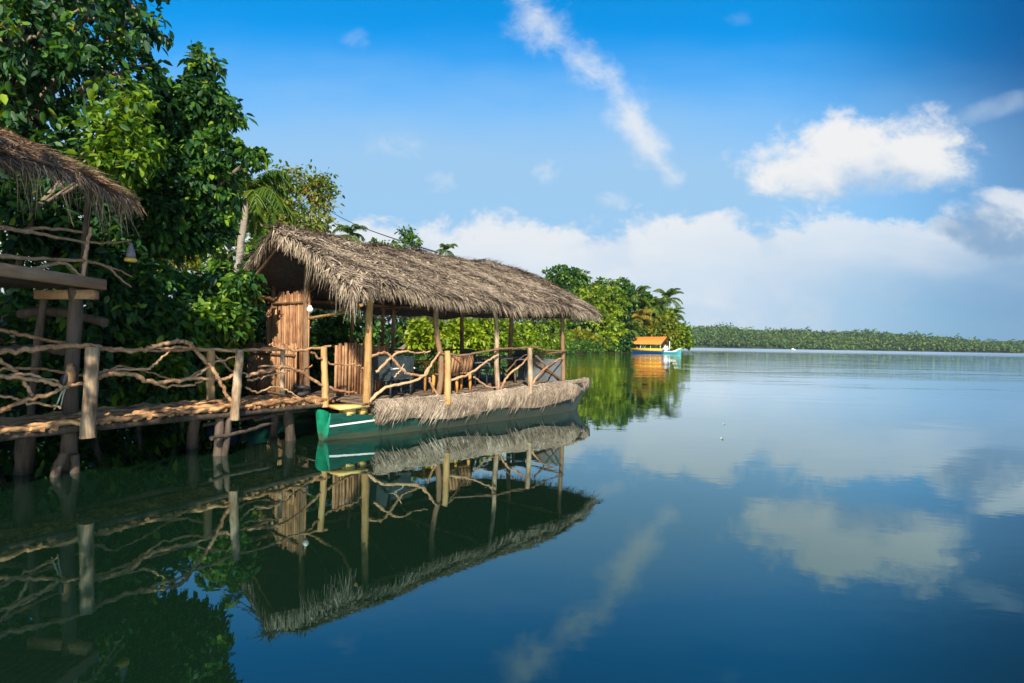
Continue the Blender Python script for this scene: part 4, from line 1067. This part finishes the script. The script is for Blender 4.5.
# forest behind the near bank
back = [('tree', 'dark background tree filling the gap left of the breadfruit trees', (-17, 17), [B(-20, 150, 17, 2.5, 2.5), B(30, 60, 18, 2.2, 2.2), B(60, 220, 17, 2.4, 2.2), B(0, 300, 17, 2.5, 1.8)], 'leaf_dark', .32, .24, 520),
        ('tree', 'background tree with yellow sunlit leaves glimpsed between the dark leaves', (-26, 40), [B(165, 235, 40, 2.6, 2.4), B(175, 265, 39, 2.2, 1.8), B(195, 215, 40, 2.4, 2.0), B(150, 185, 40, 2.4, 2.4), B(205, 250, 39, 2.2, 2.0)], 'leaf_yellow', .5, .4, 420),
        ('tree', 'dark background tree low behind the fern like bush', (-13, 17), [B(120, 290, 17, 1.8, 1.6), B(190, 320, 17.5, 1.8, 1.6), B(140, 360, 16.5, 1.7, 1.1), B(60, 330, 16.5, 1.8, 1.4), B(220, 340, 17.5, 1.2, 1.0)], 'leaf_dark', .35, .24, 560),
        ('tree', 'leafy olive tree behind the left gable of the pavilion', (-16.5, 35), [B(235, 250, 35, 2.3, 2.1), B(255, 290, 34, 2.2, 2.0), B(222, 215, 36, 1.8, 1.5), B(268, 250, 36, 1.4, 1.3), B(225, 310, 34, 2.6, 2.0)], 'leaf_mid', .5, .34, 480),
        ('rain_tree', 'airy spreading tree with reddish leaves rising above the pavilion ridge', (-16.5, 45), [B(300, 180, 45, 2.3, .95), B(318, 192, 45, 1.3, .9), B(280, 205, 45, 2.4, 1.2), B(310, 222, 44, 1.9, 1.35), B(275, 235, 44, 2.3, 1.35), B(325, 205, 45, .8, .5), B(258, 215, 44, 1.3, 1.1)], 'leaf_red', .5, .34, 460),
        ('tree', 'low dark tree behind the pavilion left rear post', (-9, 25), [B(345, 320, 25, 1.6, 1.5), B(385, 315, 26, 1.6, 1.4), B(320, 300, 25, 1.8, 1.6), B(360, 345, 24, 1.6, .9), B(400, 340, 26, 1.3, .8)], 'leaf_dark', .42, .24, 480),
        ('tree', 'bright lime green bush framed between the pavilion front posts', (-5.9, 23.6), [B(432, 328, 23.5, .85, .6), B(450, 338, 23.5, .8, .45), B(420, 342, 23.5, .55, .3), B(462, 327, 24, .6, .6), B(474, 340, 24, .6, .4)], 'leaf_lime', .62, .24, 240),
        ('tree', 'second lime green tree behind the rear right corner post', (-3.4, 33), [B(482, 322, 33, 1.1, .8), B(500, 332, 33, 1.2, .8), B(470, 340, 32, 1.0, .6), B(522, 338, 34, .8, .6), B(490, 305, 34, 1.1, .7)], 'leaf_lime', .5, .26, 330),
        ('tree', 'mid green tree hidden mostly by the thatched roof middle', (-6.0, 40), [B(430, 300, 40, 2.4, 1.6), B(460, 290, 41, 2.2, 1.4), B(400, 290, 40, 2.4, 1.6), B(480, 300, 42, 2, 1.4)], 'leaf_mid', .45, .34, 330),
        ('tree', 'fresh green tree behind the grey end sheet of the pavilion', (1.2, 66), [B(525, 322, 66, 2.2, 1.8), B(545, 318, 68, 2.6, 2.0), B(550, 338, 66, 2.6, 1.6), B(530, 342, 64, 2.2, 1.0)], 'leaf_lime', .38, .42, 300)]
for nm, lab, bs, bl, mt, tb, lf, ncl in back:
    tree(nm, lab, 'tree', gz(bs), bl, ncl, 12, lf, M[mt], trunk_r=.16, wr=.52, crad=.34 if bs[1] < 38 else .6, shell=.3, droop=.35, tbase=tb, tvar=.36, twigs=20, group='trees on the near bank')
palm('pale young palm standing between the dark trees and the pavilion gable', gz((-11.8, 24.5)), 7.3, 2.4, 18, lean=(.4, .2), leaflets=30, dens=1.3)
p1 = at(350, 240, 60); palm('coconut palm crown just showing above the ridge left of the thin bare tree', gz((p1[0], 60)), p1[2] - .8, 2.3, 18, leaflets=24, dens=1.3)
p1 = at(446, 252, 70); palm('lone coconut palm crown above the middle of the thatched ridge', gz((p1[0], 70)), p1[2] - .8, 1.8, 17, leaflets=22, dens=1.4)
tree('slender_tree', 'slim tree with sparse crown rising above the thatched ridge by the cable', 'tree', gz((at(408, 300, 62)[0], 62)), [B(408, 236, 62, 1.1, .8), B(403, 243, 62, .9, .5), B(414, 243, 62, .8, .5)], 46, 9, .42, M['leaf_mid'], trunk_r=.12, crad=.35, shell=.2, tbase=.55, twigs=10)
tree('low_tree', 'low rounded treetop between palm and slim tree above the ridge', 'tree', gz((at(385, 300, 58)[0], 58)), [B(383, 246, 58, 1.6, .5), B(378, 250, 58, 1.2, .6)], 50, 9, .42, M['leaf_mid'], trunk_r=.12, crad=.35, shell=.2, tbase=.5, twigs=6)
# trees left of the camera, throwing the shade over the walkway and hut
tree('shade_tree', 'tall bank tree left of the walkway start shading it', 'tree', gz((-10.0, 1.0)), [((-6.4, 1.2, 6.0), np.array([1.8, 2.2, 1.2]), 3), ((-5.0, 2.4, 6.6), np.array([1.2, 1.6, .9]), 1.6), ((-7.6, 2.6, 5.2), np.array([1.5, 2.0, 1.0]), 2), ((-6.8, -.8, 7.2), np.array([1.8, 1.8, 1.3]), 2.6), ((-8.6, .4, 7.4), np.array([2.0, 2.0, 1.5]), 2.6), ((-10.0, .8, 8.6), np.array([2.0, 2.0, 1.4]), 3)],
     620, 12, .24, M['leaf_dark'], trunk_r=.25, crad=.30, shell=.2, droop=.5, tbase=.4, tvar=.4)
tree('shade_tree', 'spreading bank tree behind the viewpoint at left', 'tree', gz((-10.5, -8.5)), [((-8.2, -6.4, 5.4), np.array([2.2, 2.2, 1.5]), 3), ((-9.5, -8.5, 7.4), np.array([2.4, 2.4, 1.6]), 4), ((-6.8, -5.4, 4.3), np.array([1.6, 1.6, 1.0]), 2), ((-10.5, -6, 6.5), np.array([2.0, 2.0, 1.5]), 3)],
     330, 12, .26, M['leaf_dark'], trunk_r=.25, crad=.36, shell=.25, droop=.5, tbase=.4, tvar=.4)
# undergrowth along the water's edge
mb = MB()
seglen = []
pts = []
for i in range(2, 16):
    a, b2 = SHORE[i], SHORE[i + 1]; L = np.linalg.norm(b2 - a); n = int(min(L * (34 if 3 < a[1] < 20 else 16 if a[1] < 30 else 7), 420))
    t = rng.uniform(0, 1, n)[:, None]; e = (b2 - a) / L; nn = np.array([-e[1], e[0]])
    q = a + (b2 - a) * t + nn * rng.uniform(-.2, 2.6 if a[1] < 30 else 5, n)[:, None]
    pts.append(q)
q = np.concatenate(pts)
hz = bank_h(shore_dist(q[:, 0], q[:, 1]))
sc = np.where(q[:, 1] > 30, 1 + (q[:, 1] - 30) / 60, 1.0)
C = np.stack([q[:, 0], q[:, 1], hz + rng.uniform(.0, .75, len(q)) * sc], -1)
k = np.repeat(np.arange(len(C)), 9)
P = C[k] + rng.normal(0, .2, (len(k), 3)) * sc[k][:, None] * np.array([1, 1, .6]); P[:, 2] = np.maximum(P[:, 2], .02)
leaves(mb, P, rng.normal(0, 1, (len(k), 3)) + np.array([0, 0, .5]), .22 * sc[k] * rng.uniform(.7, 1.4, len(k)), .10 * sc[k], np.clip(rng.normal(.4, .25, len(k)), 0, 1), .8)
tag(mb.build('undergrowth', M['leaf_mid']), 'low leafy undergrowth along the water edge of the bank', 'undergrowth', kind='stuff')

# ------------------------------------------------------------------ headland
hd = [('tree', 'rounded dark green treetop, highest of the headland, above the roof tip', (14, 158), [B(563, 276, 150, 4.5, 2.8), B(572, 286, 150, 4.5, 3), B(553, 288, 150, 4, 3), B(580, 278, 150, 2.5, 2)], 'leaf_mid', .38),
      ('tree', 'large lime green tree in the middle of the headland', (24, 150), [B(598, 296, 145, 5, 4), B(612, 305, 145, 4, 4), B(585, 302, 145, 4.5, 4), B(605, 286, 146, 3.5, 2), B(600, 318, 143, 5, 4)], 'leaf_lime', .42),
      ('tree', 'dark tree right of the large lime tree on the headland', (29, 152), [B(622, 287, 150, 2.6, 2.4), B(625, 300, 150, 3, 4), B(618, 318, 147, 3, 4), B(630, 325, 147, 3, 4)], 'leaf_dark', .5),
      ('tree', 'shadowy green tree on the headland shore under the roof tip', (17, 146), [B(578, 322, 144, 4, 3.5), B(568, 310, 146, 4, 4), B(560, 330, 144, 4, 3), B(590, 325, 144, 3.5, 3)], 'leaf_mid', .32),
      ('shrub', 'yellow green bush leaning over the water at the left of the headland', (15.5, 138), [B(578, 337, 138, 3.2, 1.6), B(590, 342, 138, 3, 1.4), B(568, 340, 138, 2.5, 1.4)], 'leaf_yellow', .6),
      ('shrub', 'light green bush on the headland shore left of the orange roofed boat', (23, 142), [B(606, 338, 141, 2.4, 2.2), B(613, 330, 142, 2.4, 2), B(600, 345, 140, 2.6, 1.0)], 'leaf_lime', .45),
      ('shrub', 'dark shore bush just behind the stern of the orange roofed boat', (27, 145), [B(622, 342, 143, 2.6, 1.8), B(615, 347, 142, 2, .9), B(632, 335, 146, 2.4, 2.4)], 'leaf_dark', .4),
      ('tree', 'yellow green tree behind the orange boat roof', (36, 152), [B(652, 325, 150, 3.6, 2.4), B(664, 326, 150, 3.4, 2.6), B(645, 331, 148, 3, 2), B(672, 334, 149, 2.6, 2.2)], 'leaf_yellow', .5),
      ('shrub', 'bushy green tree at the right tip of the headland over the lake', (43, 153), [B(678, 332, 150, 2.4, 2.2), B(684, 341, 150, 2, 1.8), B(672, 344, 149, 2.6, 1.2), B(668, 318, 151, 2, 2)], 'leaf_lime', .35),
      ('tree', 'tall green tree between the headland palms', (33, 156), [B(640, 308, 155, 3, 2.6), B(655, 312, 155, 3, 2.6), B(647, 300, 156, 2, 1.6)], 'leaf_mid', .45)]
for nm, lab, bs, bl, mt, tb in hd:
    tree(nm, lab, nm, gz(bs), bl, 420, 11, .85, M[mt], trunk_r=.28, wr=.65, crad=.8, shell=.35, droop=.3, tbase=tb, tvar=.4, twigs=8, group='trees on the headland')
for lab, px, py, Y, R, mt, ln in (('palm with upright fronds left of centre on the headland', 636, 294, 150, 4.2, 'palm_leaf', (-1, 0)),
                              ('tall coconut palm at the right end of the headland skyline', 667, 297, 152, 4.2, 'palm_leaf', (2.2, 0)),
                              ('coconut palm between the two tall headland palms', 652, 304, 150, 3.8, 'palm_leaf', (.8, 0)),
                              ('palm with yellowing fronds above the orange roofed boat', 640, 316, 146, 3.6, 'palm_yellow', (0, 0)),
                              ('short pale palm right beside the orange boat stern', 630, 328, 143, 3.2, 'palm_leaf', (-.6, 0)),
                              ('small palm low behind the right tip bush of the headland', 674, 312, 152, 3.0, 'palm_leaf', (1.0, 0))):
    p1 = at(px, py, Y); g = gz((p1[0] - ln[0], Y))
    palm(lab, g, p1[2] - g[2] - .6, R * 1.15, 22, mt, lean=ln, trunk_r=.2, leaflets=26, dens=1.15, group='palms on the headland', elr=(-15, 80), sag=.8)

# ------------------------------------------------------------------ orange roofed boat
bc = at(650, 353.5, 140.5)
ob = thing('tour_boat', 'blue tour boat with an orange gable roof moored at the headland', 'boat', (bc[0], bc[1], 0), math.radians(-40))
mb = MB(); us = np.linspace(-5.4, 5.2, 22); sec = []
for u in us:
    k = (u + 5.4) / 10.6; bm = 1.5 * (1 - .85 * float(sstep(k, .8, 1))) * (1 - .3 * (1 - float(sstep(k, 0, .1))))
    zt = .62 + .35 * float(sstep(k, .8, 1)); sec.append([(u, bm * q, -.4 + (zt + .4) * abs(q) ** 1.8) for q in np.linspace(-1, 1, 11)])
P = np.array(sec); mb.grid(P); mb.grid(np.stack([P[:, 0], P[:, -1]], 1)); mb.grid(np.stack([P[0, :6], P[0, 5:][::-1]], 1)); mb.build('hull', M['boat_blue'], ob, True)
mb = MB(); mb.box((-4.6, -1.42, .66), (3.4, -1.34, 1.25), .5); mb.box((-4.6, 1.34, .66), (3.4, 1.42, 1.25), .5); mb.build('side_rail', M['boat_yellow'], ob)
mb = MB(); mb.box((-4.4, -1.2, .64), (3.2, 1.2, .70)); mb.build('deck', M['dark_inside'], ob)
for x in (-4.5, -1.9, .8, 3.3):
    for y in (-1.36, 1.36):
        mb = MB(); mb.bar((x, y, .6), (x, y, 2.45), .10, .10, .5, (0, 1, 0)); mb.build('post', M['white_paint'], ob)
mb = MB()
rp = np.array([[(-4.6, -1.9, 2.3), (-4.5, 0, 4.0), (-4.6, 1.9, 2.3)], [(3.7, -1.9, 2.3), (4.3, 0, 4.15), (3.7, 1.9, 2.3)]])
s2 = slab(rp, .09); s2.build('roof', M['orange_roof'], ob)
mb = MB(); mb.add([(3.5, -1.7, 2.3), (3.5, 1.7, 2.3), (3.8, 0, 3.85), (3.4, -1.7, 2.3), (3.4, 1.7, 2.3), (3.7, 0, 3.85)], [(0, 1, 2), (5, 4, 3), (0, 3, 4, 1), (1, 4, 5, 2), (2, 5, 3, 0)]); mb.build('gable_shade', M['dark_inside'], ob)  # dark sheet painted as the shadow under the open roof end
mb = MB(); mb.box((3.7, -1.0, .75), (4.6, 1.0, 1.5), .5); mb.box((3.85, -.7, 1.5), (4.45, .7, 1.9), .5); mb.build('cabin', M['white_paint'], ob)
mb = MB(); mb.bar((5.0, 0, .8), (5.0, 0, 3.0), .14, .14, .5, (0, 1, 0)); mb.build('mast', M['white_paint'], ob)
sb = at(671, 353.8, 137)
sk2 = thing('skiff', 'small turquoise and white skiff at the bow of the orange roofed boat', 'boat', (sb[0], sb[1], 0), math.radians(12))
mb = MB(); sec = []
for u in np.linspace(-2.2, 2.6, 16):
    k = (u + 2.2) / 4.8; bm = .75 * (1 - .95 * float(sstep(k, .6, 1))); zt = .55 + .75 * float(sstep(k, .55, 1))
    sec.append([(u, bm * q, -.25 + (zt + .25) * abs(q) ** 1.8) for q in np.linspace(-1, 1, 9)])
P = np.array(sec); mb.grid(P); mb.grid(np.stack([P[0, :5], P[0, 4:][::-1]], 1)); mb.build('hull', M['turquoise'], sk2, True)
mb = MB(); Q = np.stack([P[:, 0], P[:, 0] + np.array([0, .0, .14])], 1); Q[..., 1] -= .02; mb.grid(Q); Q = np.stack([P[:, -1], P[:, -1] + np.array([0, .0, .14])], 1); Q[..., 1] += .02; mb.grid(Q); mb.build('gunwale', M['white_paint'], sk2)
mb = MB(); mb.box((-1.2, -.6, .40), (-.8, .6, .46)); mb.box((.1, -.55, .42), (.5, .55, .48)); mb.build('bench', M['white_paint'], sk2)

# ------------------------------------------------------------------ far shore
def fy(x): return 830 + 30 * math.sin(x * .006) + .06 * x
xs = np.linspace(-500, 1850, 160)
def fh(x): return 14 + 7 * np.exp(-((x - 330) / 160) ** 2) + 4 * np.exp(-((x - 540) / 90) ** 2) - 4 * sstep(x, 560, 760) + 1.2 * np.sin(x * .03)
P = np.array([[(x, fy(x) + d, (0 if d == 0 else fh(np.array(x)) * min(1, d / 90) ** .7) - .3) for d in (0, 8, 30, 60, 90, 160, 400)] for x in xs])
mb = MB(); mb.grid(P); tag(mb.build('hills', M['hill_green'], smooth=True), 'low wooded hills along the far side of the lake', 'hills', kind='structure')
mb = MB()
NT = 2600
tx = rng.uniform(100, 980, NT); td = rng.uniform(0, 1, NT) ** 1.3 * 150
tyy = np.array([fy(x) for x in tx]) + td
tz = np.array([float(fh(np.array(x))) for x in tx]) * np.minimum(1, td / 90) ** .7
th = rng.uniform(8, 15, NT) * (1 - .25 * sstep(tx, 560, 760)); th *= np.where(rng.uniform(0, 1, NT) > .93, 1.45, 1) * (1 + .22 * np.sin(tx * .021 + 1) + .16 * np.sin(tx * .057))
tw = rng.uniform(4, 11, NT)
per = 34
k = np.repeat(np.arange(NT), per)
d = unit(rng.normal(0, 1, (len(k), 3))); d[:, 2] = np.abs(d[:, 2]) * 1.4 - .45
C = np.stack([tx, tyy, tz + th * .5], -1)[k] + d * np.stack([tw, tw, th * .5], -1)[k] * rng.uniform(.7, 1.05, (len(k), 1))
C[:, 2] = np.maximum(C[:, 2], .3)
tt = np.clip((rng.normal(.42, .26, NT) + .14 * np.sin(tx * .013 + tyy * .03))[k] + rng.normal(0, .15, len(k)), 0, 1)
leaves(mb, C, rng.normal(0, 1, (len(k), 3)) + d * .6, rng.uniform(2.2, 4.2, len(k)), rng.uniform(1.6, 2.8, len(k)), tt, .8, .1, .2)
tag(mb.build('far_wood', M['leaf_far']), 'hazy green wood covering the far shore of the lake', 'wood', kind='stuff')
fb = at(793, 349.6, 560)
o = thing('motor_boat', 'tiny white motor boat far off below the opposite shore', 'boat', (fb[0], fb[1], 0), .1)
mb = MB(); sec = []
for u in np.linspace(-2.2, 2.5, 12):
    k = (u + 2.2) / 4.7; bm = .9 * (1 - .95 * float(sstep(k, .6, 1))); sec.append([(u, bm * q, -.3 + (.9 + .3 * k) * abs(q) ** 1.8) for q in np.linspace(-1, 1, 7)])
P = np.array(sec); mb.grid(P); mb.grid(np.stack([P[:, 0], P[:, -1]], 1)); mb.build('hull', M['white_paint'], o, True)
mb = MB(); mb.box((-1.2, -.6, .55), (.6, .6, 1.7)); mb.build('cabin', M['white_paint'], o)

for lab, px, py, L_ in (('small pale leaf floating on the open water right of the pavilion', 724, 424, .09), ('small dark leaf floating just below the pale floating leaf', 722, 439, .09)):
    d = ray(px, py); q = CAM + d * (-CAM[2] / d[2])
    mb = MB(); P = np.array([[(L_ * (t - .5), w_ * L_ * .3 * math.sin(t * PI) ** .7, .008 + .02 * abs(w_) * math.sin(t * PI)) for w_ in (-1, -.5, 0, .5, 1)] for t in np.linspace(0, 1, 7)]); mb.grid(P)
    o = mb.build('floating_leaf', M['bird_tail'] if 'pale' in lab else M['pile']); o.location = (q[0], q[1], .002); o.rotation_euler = (0, 0, rng.uniform(0, 6))
    tag(o, lab, 'leaf', 'leaves floating on the lake')

# overhead cable to the ridge
a = at(322, 206, 45); b2 = wpt(3.6, 2.18, 4.36)
mb = MB(); tt = np.linspace(0, 1, 14); pth = a[None] * (1 - tt)[:, None] + b2[None] * tt[:, None]; pth[:, 2] -= .25 * np.sin(tt * PI)
mb.tube(pth, .02, 5); tag(mb.build('cable', M['cable']), 'thin dark cable slanting from the reddish tree to the thatched ridge', 'cable')

# ------------------------------------------------------------------ air
m, nt, out = new_mat('haze_air')
pv = nt.nodes.new('ShaderNodeVolumePrincipled'); pv.inputs['Color'].default_value = (.72, .84, 1.0, 1); pv.inputs['Density'].default_value = .00010; pv.inputs['Anisotropy'].default_value = .2
nt.links.new(pv.outputs[0], out.inputs['Volume'])
mb = MB(); mb.box((-1250, -320, -2.6), (1950, 1300, 60))
tag(mb.build('haze', m), 'thin pale air haze over the whole lake', 'haze', kind='stuff')
